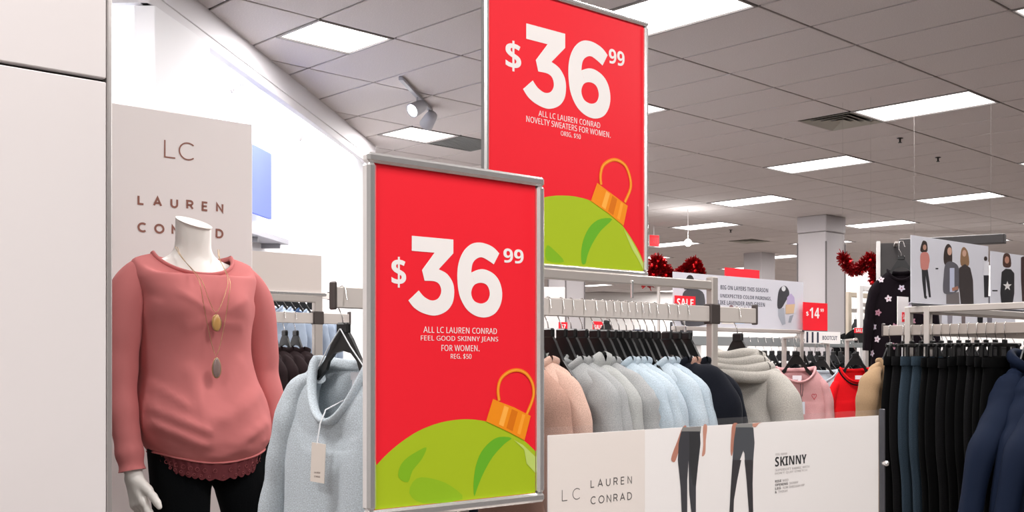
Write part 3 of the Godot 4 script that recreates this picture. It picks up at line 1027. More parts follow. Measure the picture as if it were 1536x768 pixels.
func sweater_rack() -> void:
	var c := 3.297
	var top := EYE + 0.171
	var t := thing("garment_rack", "steel rack under the taller red sign holding the knitted sweaters", "clothes rack", on(c, 0), TURN)
	var m := steel()
	for x in [-0.72, 0.198]:
		box(t, "upright", Vector3(x, (EYE + 0.262) / 2, 0), Vector3(0.028, EYE + 0.262, 0.028), m, 0.003)
		box(t, "foot", Vector3(x, 0.015, 0), Vector3(0.04, 0.03, 0.55), m, 0.003)
		box(t, "rail_bracket", Vector3(x, top - 0.024, 0.0), Vector3(0.044, 0.062, 0.034), mat("cap_grey", Color(0.35, 0.32, 0.31), 0.4, 0.5), 0.003)
	box(t, "top_tube", Vector3(-0.261, EYE + 0.262 - 0.0265, 0), Vector3(0.89, 0.027, 0.028), m, 0.003)
	box(t, "stretcher", Vector3(-0.261, 0.25, 0), Vector3(0.89, 0.03, 0.028), m, 0.003)
	rail(t, -1.071, 0.40, top, rail_paint())
	for s in [-0.155]:
		box(t, "sign_clip", Vector3(s, EYE + 0.262 - 0.055, 0.016), Vector3(0.008, 0.05, 0.006), chrome(), 0.001)
	# colours
	var tan1 := cloth("knit_tan", Color(0.82, 0.655, 0.585), 8.0, "heather", 1.0)
	var tan2 := cloth("knit_peach", Color(0.95, 0.80, 0.73), 9.0, "heather", 0.8)
	var g1 := cloth("knit_grey", Color(0.74, 0.75, 0.75), 9.0, "heather", 1.2)
	var g2 := cloth("knit_grey_light", Color(0.79, 0.80, 0.79), 9.0, "heather", 1.2)
	var blue := cloth("knit_blue", Color(0.80, 0.865, 0.91), 8.0, "heather", 1.0, 0.3)
	var blue2 := cloth("knit_blue_pale", Color(0.83, 0.89, 0.93), 8.0, "heather", 1.0, 0.3)
	var navy := cloth("knit_navy", Color(0.085, 0.095, 0.125), 6.0)
	var y := top - 0.0986
	var grp := "hangers on the sweater rack"
	var lab := "black plastic hanger with steel hook on the sweater rack rail"
	var q := [
		[-0.575, "dusty tan sweater next to the lower red sign on the rack", tan1, "ka", {"seed": 3}],
		[-0.497, "peach fuzzy sweater between tan and grey sweaters on the rack", tan2, "kb", {"seed": 4}],
		[-0.400, "heather grey sweater beside the peach sweater on the rack", g1, "kc", {"seed": 5}],
		[-0.365, "mid grey sweater squeezed between two grey sweaters on the rack", g1, "kd", {"seed": 6}],
		[-0.325, "light grey sweater with a standing collar on the rack", g2, "ke", {"seed": 7, "band": 0.016}],
		[-0.282, "grey cable knit sweater with ribbed sleeve on the rack", g1, "kf", {"seed": 8, "cable": 0.16}],
		[-0.215, "pale blue sweater beside the cable knit sweater", blue, "kg", {"seed": 9}],
		[-0.188, "pale blue sweater, second from the cable knit sweater", blue2, "kh", {"seed": 10}],
		[-0.160, "pale blue sweater, third from the cable knit sweater", blue, "ki", {"seed": 11}],
		[-0.078, "pale blue sweater, second from the navy sweater on the rack", blue2, "kg", {}],
		[-0.046, "pale blue sweater right beside the navy sweater on the rack", blue, "kh", {}],
		[0.002, "navy sweater between pale blue and tan sweaters on the rack", navy, "kj", {"seed": 12, "sr": 0.06}],
		[0.042, "tan sweater between the navy sweater and the rack upright", tan1, "kb", {}],
		[0.085, "black sweater just beside the rack upright", navy, "kd", {}]]
	for e in q:
		var sk := rng.randf_range(-3.0, 3.0)
		hanger(on(c, e[0], y), -ANG, lab, grp, sk)
		e[4].merge({"dp": 0.030, "amp": 0.007, "sr": 0.036, "flat": 1.75, "band": 0.008})
		hang_knit("sweater", e[1], "sweater", on(c, e[0], y), -ANG + sk, e[3], e[4], e[2], "sweaters on the steel rack")
	# bare hangers that show between the sweaters
	for a in [-0.66, -0.53, -0.445, -0.245, -0.13, -0.105]:
		hanger(on(c, a, y), -ANG, lab, grp, rng.randf_range(-4.0, 4.0))
	# the thick fleece pullover past the upright
	var fleece := cloth("fleece", Color(0.84, 0.82, 0.785), 7.0, "heather", 2.2, 0.4)
	hanger(on(c, 0.318, y), -ANG, lab, grp, 2.0)
	var fl := hang_knit("fleece_pullover", "thick oatmeal fleece pullover with a rolled cowl neck", "pullover", on(c, 0.318, y), -ANG + 2.0, "kfleece", {"seed": 14, "w": 0.185, "sr": 0.05, "dp": 0.06, "amp": 0.006, "band": 0.02, "flat": 1.1}, fleece)
	var b := MB.new()
	for r in 4:
		var loop := []
		for k in 41:
			var f := TAU * k / 40.0
			loop.append(Vector3((0.072 + 0.020 * r) * cos(f), -0.022 - 0.021 * r + 0.005 * sin(3.0 * f + r), (0.062 + 0.010 * r) * sin(f)))
		b.tube(loop, 0.019, 10, false, 1.0, Vector3(0, 0, 1))
	part(fl, "cowl", b.done(), fleece)
	# the blue sweater at the near end, facing the aisle
	var end := hanger(on(c, -1.045, y), -33.0, "black plastic hanger with curved steel hook inside the pale blue sweater", "")
	end.set_meta("label", "black plastic hanger holding the pale blue sweater beside the mannequin")
	var front := cloth("knit_front_blue", Color(0.91, 0.955, 0.985), 7.0, "heather", 1.0, 0.3)
	var bs := hang_knit("sweater", "pale blue sweater with a hang tag facing out beside the mannequin", "sweater", on(c, -1.045, y), -33.0, "kblue", {"seed": 21, "w": 0.165, "len": 0.66, "nk": 0.094, "df": 0.14, "db": 0.012, "dp": 0.055, "amp": 0.016, "drop": 0.100, "sr": 0.056, "sl": 0.66, "band": 0.008, "flare": 0.14, "out": 0.085, "hem": 1.0}, front)
	var loops := MB.new()
	for s in [-1.0, 1.0]:
		loops.tube([Vector3(0.001 * s, 0.034, 0.010), Vector3(0.036 * s, -0.006, 0.012), Vector3(0.076 * s, -0.052, 0.008)], 0.0016, 6)
	part(bs, "hanger_loops", loops.done(), mat("ribbon_white", Color(0.86, 0.87, 0.88), 0.6))
	var lb := MB.new()
	lb.box(Vector3(0.0, -0.075, -0.036), Vector3(0.034, 0.018, 0.002), 0.0)
	lb.box(Vector3(0.004, -0.095, -0.032), Vector3(0.022, 0.03, 0.002), 0.0)
	part(bs, "neck_label", lb.done(), mat("label_white", Color(0.88, 0.88, 0.9), 0.7))
	var tag := MB.new()
	tag.box(Vector3(0.008, -0.268, 0.079), Vector3(0.046, 0.088, 0.002), 0.0, Basis(Vector3(0, 0, 1), -0.06))
	var tg := part(bs, "price_tag", tag.done(), mat("tag_card", Color(0.88, 0.84, 0.80), 0.6))
	tg.set_meta("label", "beige card hang tag")
	var string := MB.new()
	string.tube([Vector3(0.001, -0.115, -0.04), Vector3(0.006, -0.15, 0.056), Vector3(0.002, -0.18, 0.068), Vector3(0.004, -0.228, 0.079)], 0.0018, 6)
	part(tg, "string", string.done(), mat("ribbon_white", Color(0.86, 0.87, 0.88), 0.6))
	words(tg, "LAUREN", -0.004, 0.016, -0.292, -0.288, 0.0802, mat("tag_type", Color(0.45, 0.36, 0.33), 0.6))
	words(tg, "CONRAD", -0.004, 0.016, -0.301, -0.297, 0.0802, mat("tag_type", Color(0.45, 0.36, 0.33), 0.6))
	for a in [-0.93, -0.90, -0.85, -0.80]:
		hanger(on(c, a, y), -ANG, lab, grp, rng.randf_range(-4.0, 4.0))
	for a in [[-0.92, "kj", "charcoal sweater directly behind the front pale blue sweater"], [-0.83, "kd", "dark sweater behind the lower red sign on the rack end"]]:
		hang_knit("sweater", a[2], "sweater", on(c, a[0], y), -ANG, a[1], {}, navy, "sweaters on the steel rack")

# ---------------------------------------------------------------- jeans rack with its acrylic sign
func jeans_rack() -> void:
	var c := 2.5
	var t := thing("jeans_rack", "low steel rack carrying the lower red sign and acrylic sign", "clothes rack", on(c, 0), TURN)
	var m := steel()
	for x in [-0.537, 0.80]:
		box(t, "upright", Vector3(x, 0.46, -0.03), Vector3(0.028, 0.92, 0.028), m, 0.003)
		box(t, "foot", Vector3(x, 0.015, -0.03), Vector3(0.04, 0.03, 0.5), m, 0.003)
	box(t, "top_tube", Vector3(0.1315, 0.934, -0.03), Vector3(1.37, 0.028, 0.028), m, 0.003)
	rail(t, -0.52, 0.78, 0.86, rail_paint(), -0.03)
	var top := EYE - 0.1395
	var a0 := -0.3431
	var W := 1.187
	var H := 0.34
	var s := thing("acrylic_sign", "long clear acrylic sign holder with printed skinny jeans card", "sign", on(c, a0, top - H), TURN)
	box(s, "card", Vector3(W / 2 - 0.004, H / 2 - 0.006, -0.002), Vector3(W - 0.016, H - 0.012, 0.002), mat("card_white", Color(0.97, 0.955, 0.945), 0.5), 0.0)
	box(s, "front_sheet", Vector3(W / 2, H / 2 + 0.002, 0.004), Vector3(W + 0.006, H + 0.004, 0.003), pane("acrylic", 0.008), 0.001)
	box(s, "back_sheet", Vector3(W / 2, H / 2 + 0.002, -0.006), Vector3(W + 0.006, H + 0.004, 0.003), pane("acrylic", 0.008), 0.001)
	box(s, "end_channel", Vector3(W + 0.006, H / 2, -0.001), Vector3(0.010, H + 0.012, 0.016), mat("channel_grey", Color(0.35, 0.35, 0.37), 0.3, 0.4), 0.002)
	for x in [0.08, W - 0.08]:
		box(s, "leg", Vector3(x, -0.0125, -0.001), Vector3(0.03, 0.025, 0.012), chrome(), 0.002)
	var sc := MB.new()
	sc.lathe([[0.0, 0.006], [0.006, 0.005], [0.008, 0.0], [0.008, -0.01]], 14)
	var kn := part(s, "end_screw", sc.done(), chrome(), Vector3(W + 0.008, un(1322, 695, c).y - (top - H), 0.012))
	kn.rotation_degrees.x = 90
	var b := MB.new()
	var o := Vector2(a0, top - H)
	var P := func(pts: Array, z: float, col: Color, sm := true) -> void:
		var q := uns(pts, c, o)
		for k in q.size():
			q[k] = Vector2(clampf(q[k].x, 0.004, W - 0.012), clampf(q[k].y, 0.002, H - 0.012))
		b.poly(smooth(q, 3) if sm else q, z, col)
	b.poly(PackedVector2Array([Vector2(0.005, 0.001), Vector2(0.276, 0.001), Vector2(0.276, H - 0.0125), Vector2(0.005, H - 0.0125)]), -0.0006, Color(0.93, 0.895, 0.87))
	var skin := Color(0.74, 0.50, 0.42)
	var skin2 := Color(0.80, 0.58, 0.50)
	var pant := Color(0.24, 0.24, 0.26)
	var pant2 := Color(0.30, 0.31, 0.33)
	# first pair of legs
	P.call([[1024, 634], [1030, 634], [1021, 668], [1016, 684], [1012, 693], [1007, 690], [1009, 680], [1016, 662]], -0.0004, skin)
	P.call([[1055, 632], [1061, 632], [1059, 660], [1058, 680], [1053, 684], [1055, 668]], -0.0004, skin2)
	P.call([[1027, 634], [1052, 633], [1051, 650], [1021, 650], [1024, 640]], -0.0003, Color(0.56, 0.55, 0.54), false)
	P.call([[1022, 647], [1050, 647], [1051, 665], [1047, 700], [1044, 730], [1044, 775], [1038, 775], [1034, 740], [1033, 690], [1031, 720], [1031, 775], [1023, 775], [1021, 730], [1017, 690], [1018, 665]], -0.0002, pant, false)
	P.call([[1034, 648], [1050, 648], [1050, 665], [1046, 700], [1044, 728], [1039, 728], [1034, 690]], -0.0001, Color(0.19, 0.19, 0.20), false)
	# second pair
	P.call([[1099, 630], [1107, 630], [1104, 655], [1101, 670], [1098, 684], [1096, 676], [1097, 655]], -0.0004, skin)
	P.call([[1143, 627], [1139, 635], [1133, 641], [1126, 637], [1125, 633], [1131, 635], [1135, 630]], -0.0004, skin2)
	P.call([[1105, 631], [1129, 630], [1129, 642], [1103, 642]], -0.0003, Color(0.55, 0.55, 0.54), false)
	P.call([[1104, 641], [1130, 641], [1132, 664], [1130, 690], [1129, 725], [1130, 775], [1124, 775], [1120, 720], [1117, 680], [1115, 676], [1110, 690], [1106, 720], [1101, 750], [1100, 775], [1094, 775], [1096, 735], [1099, 690], [1101, 660]], -0.0002, pant2, false)
	P.call([[1099, 690], [1112, 690], [1106, 720], [1101, 750], [1100, 775], [1094, 775], [1096, 735]], -0.0001, Color(0.22, 0.21, 0.22), false)
	P.call([[1117, 690], [1130, 690], [1129, 725], [1130, 775], [1124, 775], [1120, 720]], -0.0001, Color(0.22, 0.21, 0.22), false)
	var ink := Color(0.30, 0.29, 0.29)
	b.poly(PackedVector2Array([Vector2(1.092, 0.047), Vector2(1.112, 0.047), Vector2(1.102, 0.064)]), -0.0003, ink)
	part(s, "card_print", b.done(), inked())
	var dark := Color(0.38, 0.36, 0.35)
	var tx := func(px: float, py: float) -> Vector2: return un(px, py, c) - o
	var p0: Vector2 = tx.call(843, 752)
	var p1: Vector2 = tx.call(871, 733)
	thin_words(s, "LC", p0.x, p1.x, p0.y, p1.y + 0.002, 0.0016, -0.0003, dark)
	p0 = tx.call(886, 732)
	p1 = tx.call(948, 716)
	thin_words(s, "LAUREN", p0.x, p1.x, p0.y, p0.y + 0.017, 0.0022, -0.0003, dark)
	p0 = tx.call(886, 757)
	thin_words(s, "CONRAD", p0.x, p1.x, p0.y, p0.y + 0.017, 0.0022, -0.0003, dark)
	var ik := mat("type_dark", Color(0.14, 0.14, 0.15), 0.6)
	var il := mat("type_grey", Color(0.70, 0.68, 0.67), 0.6)
	p0 = tx.call(1163, 700)
	p1 = tx.call(1210, 700)
	words(s, "SKINNY", p0.x, p1.x, p0.y, p0.y + 0.024, -0.0005, ik, true)
	words(s, "FEEL GOOD", p0.x + 0.002, p0.x + 0.047, p0.y + 0.028, p0.y + 0.033, -0.0005, il)
	words(s, "SUPERSOFT FABRIC WITH", p0.x, p1.x + 0.012, p0.y - 0.012, p0.y - 0.006, -0.0005, il)
	words(s, "DON'T QUIT STRETCH", p0.x, p1.x + 0.002, p0.y - 0.021, p0.y - 0.015, -0.0005, il)
	for k in 4:
		words(s, ["RISE", "OPENING", "LEG", "&"][k], p0.x, p0.x + [0.024, 0.050, 0.022, 0.006][k], p0.y - 0.040 - 0.009 * k, p0.y - 0.034 - 0.009 * k, -0.0005, mat("type_mid", Color(0.42, 0.40, 0.40), 0.6), true)
		words(s, ["MID", "SKINNY", "SLIM THROUGH HIP", "THIGH"][k], p0.x + [0.030, 0.056, 0.030, 0.012][k], p0.x + [0.052, 0.092, 0.118, 0.048][k], p0.y - 0.040 - 0.009 * k, p0.y - 0.034 - 0.009 * k, -0.0005, il)

# ---------------------------------------------------------------- mannequin
# tapered capsules joined smoothly and meshed as surface nets. bones: [from, to, r0, r1, squash_z]
func nets(bones: Array, k: float, cell: float, cut_at: Vector3, cut_n: Vector3, b: MB) -> void:
	var lo := Vector3(1e9, 1e9, 1e9)
	var hi := -lo
	for e in bones:
		var r: float = maxf(e[2], e[3]) + cell * 2.0
		for p in [e[0], e[1]]:
			lo = lo.min(p - Vector3(r, r, r))
			hi = hi.max(p + Vector3(r, r, r))
	var n := Vector3i(((hi - lo) / cell).ceil()) + Vector3i(1, 1, 1)
	var val := PackedFloat32Array()
	val.resize(n.x * n.y * n.z)
	val.fill(1.0)
	var sy := n.x
	var szz := n.x * n.y
	var reach := k + cell * 2.5
	for e in bones:
		var a: Vector3 = e[0]
		var ba: Vector3 = e[1] - a
		var bb := maxf(ba.length_squared(), 1e-9)
		var r0: float = e[2]
		var dr: float = e[3] - r0
		var rm := maxf(e[2], e[3]) + reach
		var l := a.min(e[1]) - Vector3(rm, rm, rm)
		var h := a.max(e[1]) + Vector3(rm, rm, rm)
		var i0 := Vector3i(((l - lo) / cell).floor()).clamp(Vector3i.ZERO, n - Vector3i.ONE)
		var i1 := Vector3i(((h - lo) / cell).ceil()).clamp(Vector3i.ZERO, n - Vector3i.ONE)
		for z in range(i0.z, i1.z + 1):
			for y in range(i0.y, i1.y + 1):
				var at := z * szz + y * sy
				for x in range(i0.x, i1.x + 1):
					var pa := lo + Vector3(x, y, z) * cell - a
					var t := clampf(pa.dot(ba) / bb, 0.0, 1.0)
					var d := (pa - ba * t).length() - (r0 + dr * t)
					var v := val[at + x]
					var g := maxf(k - absf(v - d), 0.0) / k
					val[at + x] = minf(v, d) - g * g * k * 0.25
	var where := {}
	var pts := PackedVector3Array()
	var corner := [0, 1, sy, sy + 1, szz, szz + 1, szz + sy, szz + sy + 1]
	var off := [Vector3(0, 0, 0), Vector3(1, 0, 0), Vector3(0, 1, 0), Vector3(1, 1, 0), Vector3(0, 0, 1), Vector3(1, 0, 1), Vector3(0, 1, 1), Vector3(1, 1, 1)]
	var edges := [[0, 1], [2, 3], [4, 5], [6, 7], [0, 2], [1, 3], [4, 6], [5, 7], [0, 4], [1, 5], [2, 6], [3, 7]]
	for z in n.z - 1:
		for y in n.y - 1:
			for x in n.x - 1:
				var i := z * szz + y * sy + x
				var inside := 0
				for q in 8:
					if val[i + corner[q]] < 0.0:
						inside += 1
				if inside == 0 or inside == 8:
					continue
				var s := Vector3.ZERO
				var m := 0
				for e in edges:
					var v0 := val[i + corner[e[0]]]
					var v1 := val[i + corner[e[1]]]
					if (v0 < 0.0) != (v1 < 0.0):
						s += off[e[0]].lerp(off[e[1]], v0 / (v0 - v1))
						m += 1
				where[i] = pts.size()
				pts.append(lo + (Vector3(x, y, z) + s / m) * cell)
	var tri := PackedInt32Array()
	for i in where:
		for e in [[1, sy, szz], [sy, szz, 1], [szz, 1, sy]]:
			var inn: bool = val[i] < 0.0
			if inn == (val[i + e[0]] < 0.0):
				continue
			var q := [i, i - e[1], i - e[1] - e[2], i - e[2]]
			if not (where.has(q[1]) and where.has(q[2]) and where.has(q[3])):
				continue
			var w := [where[q[0]], where[q[1]], where[q[2]], where[q[3]]]
			if inn:
				tri.append_array([w[0], w[2], w[1], w[0], w[3], w[2]])
			else:
				tri.append_array([w[0], w[1], w[2], w[0], w[2], w[3]])
	if cut_n != Vector3.ZERO:      # flat cut: what lies above the plane is pressed straight down onto it
		for i in pts.size():
			var d := (pts[i] - cut_at).dot(cut_n)
			if d > 0.0:
				pts[i].y -= d / cut_n.y
	var acc := PackedVector3Array()
	acc.resize(pts.size())
	for t in range(0, tri.size(), 3):
		var a := pts[tri[t]]
		var w := (pts[tri[t + 2]] - a).cross(pts[tri[t + 1]] - a)
		for j in 3:
			acc[tri[t + j]] += w
	var base := b.v.size()
	for i in pts.size():
		b.put(pts[i], acc[i])
	for t in tri:
		b.ix.append(base + t)

func finger(bones: Array, root: Vector3, dir: Vector3, bend: Vector3, len: float, r: float) -> void:
	var p := root
	var d := dir.normalized()
	var seg := [0.46, 0.31, 0.23]
	for k in 3:
		var q: Vector3 = p + d * len * seg[k]
		bones.append([p, q, r * (1.0 - 0.1 * k), r * (0.92 - 0.1 * k)])
		d = (d + bend).normalized()
		p = q

func mannequin() -> void:
	var M := Vector3(-1.366, 0.30, -3.14)
	var pl := thing("plinth", "white display plinth under the mannequin", "plinth", Vector3(M.x, 0, M.z), TURN)
	box(pl, "block", Vector3(0, 0.14, 0), Vector3(0.50, 0.28, 0.42), mat("laminate", Color(0.89, 0.865, 0.86), 0.5), 0.004)
	box(pl, "top_plate", Vector3(0, 0.29, 0), Vector3(0.51, 0.02, 0.43), mat("satin_metal", Color(0.72, 0.70, 0.69), 0.35, 0.6), 0.003)
	var t := thing("mannequin", "headless white mannequin wearing a dusty pink lace trimmed top", "mannequin", M, TURN)
	var white := mat("mannequin_white", Color(0.90, 0.885, 0.86), 0.42)
	# body: neck, trunk, arms, legs
	var b := MB.new()
	var V := func(x: float, y: float, z: float) -> Vector3: return Vector3(x, y, z)
	var trunk := [
		[V.call(0, 1.40, -0.012), V.call(0.0, 1.66, 0.004), 0.048, 0.049],
		[V.call(-0.10, 1.378, -0.012), V.call(0.10, 1.378, -0.012), 0.050, 0.050],
		[V.call(0, 1.452, -0.012), V.call(-0.10, 1.400, -0.012), 0.032, 0.028],
		[V.call(0, 1.452, -0.012), V.call(0.10, 1.400, -0.012), 0.032, 0.028],
		[V.call(-0.060, 1.29, 0.0), V.call(0.060, 1.29, 0.0), 0.078, 0.078],
		[V.call(-0.035, 1.15, 0.0), V.call(0.045, 1.15, 0.0), 0.076, 0.076],
		[V.call(-0.02, 0.96, 0.0), V.call(0.10, 0.96, 0.0), 0.085, 0.085],
		[V.call(0, 1.36, 0.0), V.call(0.035, 0.98, 0.0), 0.08, 0.08],
		[V.call(-0.075, 1.315, 0.055), V.call(-0.07, 1.33, 0.04), 0.058, 0.05],
		[V.call(0.075, 1.315, 0.055), V.call(0.07, 1.33, 0.04), 0.058, 0.05]]
	var wr := V.call(-0.182, 0.845, 0.045)
	var wl := V.call(0.245, 0.87, 0.06)
	trunk.append_array([
		[V.call(-0.150, 1.380, -0.01), V.call(-0.200, 1.12, -0.006), 0.040, 0.032], [V.call(-0.200, 1.12, -0.006), wr, 0.032, 0.023],
		[V.call(0.150, 1.380, -0.01), V.call(0.218, 1.12, -0.03), 0.040, 0.032], [V.call(0.218, 1.12, -0.03), wl, 0.032, 0.023]])
	var legs := [
		[V.call(-0.040, 0.90, 0), V.call(-0.032, 0.48, 0.01), 0.078, 0.055], [V.call(-0.032, 0.48, 0.01), V.call(-0.03, 0.09, -0.02), 0.055, 0.034],
		[V.call(0.120, 0.90, 0), V.call(0.195, 0.48, 0.03), 0.078, 0.055], [V.call(0.195, 0.48, 0.03), V.call(0.215, 0.09, 0.02), 0.055, 0.034],
		[V.call(-0.03, 0.09, -0.02), V.call(-0.035, 0.03, 0.11), 0.032, 0.022], [V.call(0.215, 0.09, 0.02), V.call(0.225, 0.03, 0.15), 0.032, 0.022],
		[V.call(-0.03, 0.06, -0.03), V.call(-0.035, 0.022, 0.10), 0.032, 0.018], [V.call(0.215, 0.06, 0.01), V.call(0.225, 0.022, 0.14), 0.032, 0.018]]
	nets(trunk + legs, 0.028, 0.0105, V.call(0, 1.552, 0.0), Vector3(0.12, 0.93, 0.36).normalized(), b)
	# the right hand hangs by the thigh, thumb to the front
	for side in [0, 1]:
		var hb := []
		var w: Vector3 = wr if side == 0 else wl
		var sx := 1.0 if side == 0 else -1.0
		var down := Vector3(0.10 * sx, -0.96, 0.26).normalized()
		var fwd := Vector3(0.12 * sx, 0.26, 0.96).normalized()
		var palm := Vector3(sx, 0, 0)
		hb.append([w + Vector3(0, 0.045, -0.004), w + down * 0.015, 0.0245, 0.0225])
		for q in [-0.026, -0.009, 0.009, 0.024]:
			hb.append([w + down * 0.018 + fwd * q * 0.45, w + down * 0.088 + fwd * q, 0.0175, 0.0115])
		var curl := palm * 0.34 - fwd * 0.04
		finger(hb, w + down * 0.086 + fwd * 0.026, (down + fwd * 0.22 + palm * 0.15), curl, 0.070, 0.0096)
		finger(hb, w + down * 0.090 + fwd * 0.009, (down + fwd * 0.10 + palm * 0.22), curl, 0.077, 0.0098)
		finger(hb, w + down * 0.088 - fwd * 0.009, (down + fwd * 0.0 + palm * 0.28), curl, 0.071, 0.0094)
		finger(hb, w + down * 0.082 - fwd * 0.026, (down - fwd * 0.08 + palm * 0.32), curl, 0.057, 0.0084)
		hb.append([w + down * 0.024 + fwd * 0.018, w + down * 0.058 + fwd * 0.040 + palm * 0.010, 0.0165, 0.0125])
		finger(hb, w + down * 0.056 + fwd * 0.040 + palm * 0.010, (down * 0.85 + fwd * 0.50 + palm * 0.15), -fwd * 0.16, 0.062, 0.0105)
		nets(hb, 0.009, 0.0034, Vector3.ZERO, Vector3.ZERO, b)
	part(t, "body", b.done(), white)
	# leggings
	var lg := MB.new()
	var cover := [[V.call(-0.02, 0.96, 0.0), V.call(0.10, 0.96, 0.0), 0.092, 0.092]]
	for e in legs.slice(0, 4):
		cover.append([e[0], e[1], e[2] + 0.008, e[3] + 0.008])
	nets(cover, 0.03, 0.0125, V.call(0, 1.0, 0), Vector3.UP, lg)
	part(t, "leggings", lg.done(), cloth("legging_black", Color(0.055, 0.065, 0.075), 8.0, "denim", 0.3, 0.15)).set_meta("label", "black leggings")
	pink_top(t)
	necklaces(M)

func bump(p: Vector2, a: Vector2, e: Vector2, w: float) -> float:     # one soft fold line
	var d := p.distance_to(Geometry2D.get_closest_point_to_segment(p, a, e))
	return exp(-(d * d) / (w * w))

func pink_top(t: Node3D) -> void:
	var m := cloth("pink_jersey", Color(0.77, 0.46, 0.455), 8.0, "", 0.12, 0.3)
	# y, half width, front depth, back depth, x shift
	var prof := [[0.862, 0.158, 0.108, 0.10, 0.040], [0.885, 0.170, 0.126, 0.112, 0.038], [0.92, 0.180, 0.140, 0.122, 0.034], [0.97, 0.186, 0.146, 0.124, 0.028], [1.03, 0.180, 0.138, 0.116, 0.020], [1.10, 0.160, 0.122, 0.104, 0.012], [1.17, 0.152, 0.120, 0.10, 0.003], [1.24, 0.151, 0.134, 0.102, 0.0], [1.29, 0.155, 0.146, 0.104, 0.0], [1.33, 0.156, 0.146, 0.105, 0.0], [1.365, 0.166, 0.130, 0.10, 0.0], [1.395, 0.172, 0.106, 0.09, 0.0]]
	var folds := [
		[Vector2(-0.165, 1.03), Vector2(-0.02, 0.955), 0.013, 0.010], [Vector2(-0.16, 0.985), Vector2(-0.03, 0.915), 0.014, 0.012], [Vector2(-0.15, 1.09), Vector2(-0.07, 1.03), 0.012, 0.008],
		[Vector2(0.15, 1.06), Vector2(0.03, 0.99), 0.015, 0.009], [Vector2(0.165, 0.97), Vector2(0.06, 0.91), 0.014, 0.010], [Vector2(0.09, 1.14), Vector2(0.0, 0.98), 0.020, 0.008], [Vector2(-0.05, 1.12), Vector2(-0.01, 0.93), 0.020, 0.007],
		[Vector2(0.0, 1.285), Vector2(-0.085, 1.335), 0.012, 0.006], [Vector2(0.012, 1.285), Vector2(0.09, 1.325), 0.012, 0.006], [Vector2(0.0, 1.265), Vector2(-0.07, 1.245), 0.012, 0.005], [Vector2(0.01, 1.26), Vector2(0.08, 1.25), 0.012, 0.005],
		[Vector2(-0.14, 1.31), Vector2(-0.165, 1.20), 0.012, 0.008], [Vector2(0.14, 1.31), Vector2(0.165, 1.18), 0.012, 0.008], [Vector2(-0.12, 0.90), Vector2(-0.06, 0.875), 0.012, 0.006], [Vector2(0.10, 0.90), Vector2(0.02, 0.88), 0.012, 0.006]]
	var ncol := 84
	var nz := FastNoiseLite.new()
	nz.seed = 5
	nz.frequency = 6.0
	var neck := func(f: float) -> Vector3:
		var s := sin(f)
		return Vector3(0.110 * cos(f), 1.456 - (0.060 if s > 0.0 else 0.014) * absf(s), (0.083 if s > 0 else 0.075) * s - 0.008)
	var rows := []
	var nrow := 64
	for r in nrow:
		rows.append(PackedVector3Array())
	for k in ncol:
		var f := TAU * k / ncol
		var cx := signf(cos(f)) * pow(absf(cos(f)), 0.72)
		var s := sin(f)
		var sz := signf(s) * pow(absf(s), 0.85)
		var path := []
		for e in prof:
			var z: float = (e[2] if s > 0.0 else e[3]) * sz
			if s > 0.0:      # two bust forms with a dip between them
				z += 0.016 * exp(-pow((e[0] - 1.305) / 0.055, 2.0)) * (exp(-pow((absf(e[1] * cx) - 0.075) / 0.042, 2.0)) - 0.55 * exp(-pow(e[1] * cx / 0.03, 2.0)))
			path.append(Vector3(e[1] * cx + e[4], e[0] + 0.034 * cx * cx * smoothstep(0.95, 0.862, e[0]), z))
		var nk: Vector3 = neck.call(f)
		var s2 := smoothstep(0.0, 1.0, absf(s))
		path.append(Vector3(0.164 * cx, lerpf(1.436, nk.y - 0.016, s2), lerpf(0.04, 0.088, s2) * sz - 0.006))
		path.append(nk)
		for r in nrow:
			var q := cat(path, r / (nrow - 1.0))
			if s > 0.0:
				for e in folds:
					q.z += 1.15 * e[3] * bump(Vector2(q.x, q.y), e[0], e[1], e[2])
			var low := smoothstep(1.2, 0.95, q.y)
			q.z += nz.get_noise_3d(q.x, q.y * 0.8, q.z) * 0.010 * low
			q.x += nz.get_noise_3d(q.z, q.y * 0.8, q.x + 3.0) * 0.010 * low
			rows[r].append(q)
	var b := MB.new()
	b.surf(rows, true)
	var top := part(t, "top", b.done(), m)
	top.set_meta("label", "dusty pink jersey top")
	b = MB.new()
	var loop := []
	for k in 65:
		loop.append(neck.call(TAU * k / 64.0))
	b.tube(loop, 0.0055, 8, false, 1.4, Vector3(0, 0, 1))
	part(top, "neckband", b.done(), m)
	b = MB.new()
	loop = []
	for k in ncol + 1:
		loop.append(rows[0][k % ncol] * Vector3(1.01, 1, 1.01) + Vector3(0, 0.0, 0))
	b.tube(loop, 0.0032, 8, false, 1.2, Vector3(0, 0, 1))
	part(top, "hem", b.done(), m)
	# sleeves
	for side in [-1.0, 1.0]:
		var path := []
		if side < 0:
			path = [Vector3(-0.105, 1.418, -0.008), Vector3(-0.148, 1.395, -0.01), Vector3(-0.178, 1.33, -0.01), Vector3(-0.195, 1.22, -0.008), Vector3(-0.200, 1.12, -0.005), Vector3(-0.198, 1.02, 0.012), Vector3(-0.190, 0.93, 0.03), Vector3(-0.183, 0.85, 0.044)]
		else:
			path = [Vector3(0.105, 1.418, -0.008), Vector3(0.148, 1.395, -0.01), Vector3(0.184, 1.33, -0.016), Vector3(0.205, 1.22, -0.024), Vector3(0.218, 1.12, -0.03), Vector3(0.228, 1.03, 0.0), Vector3(0.238, 0.95, 0.03), Vector3(0.245, 0.87, 0.058)]
		var pts := []
		var rad := []
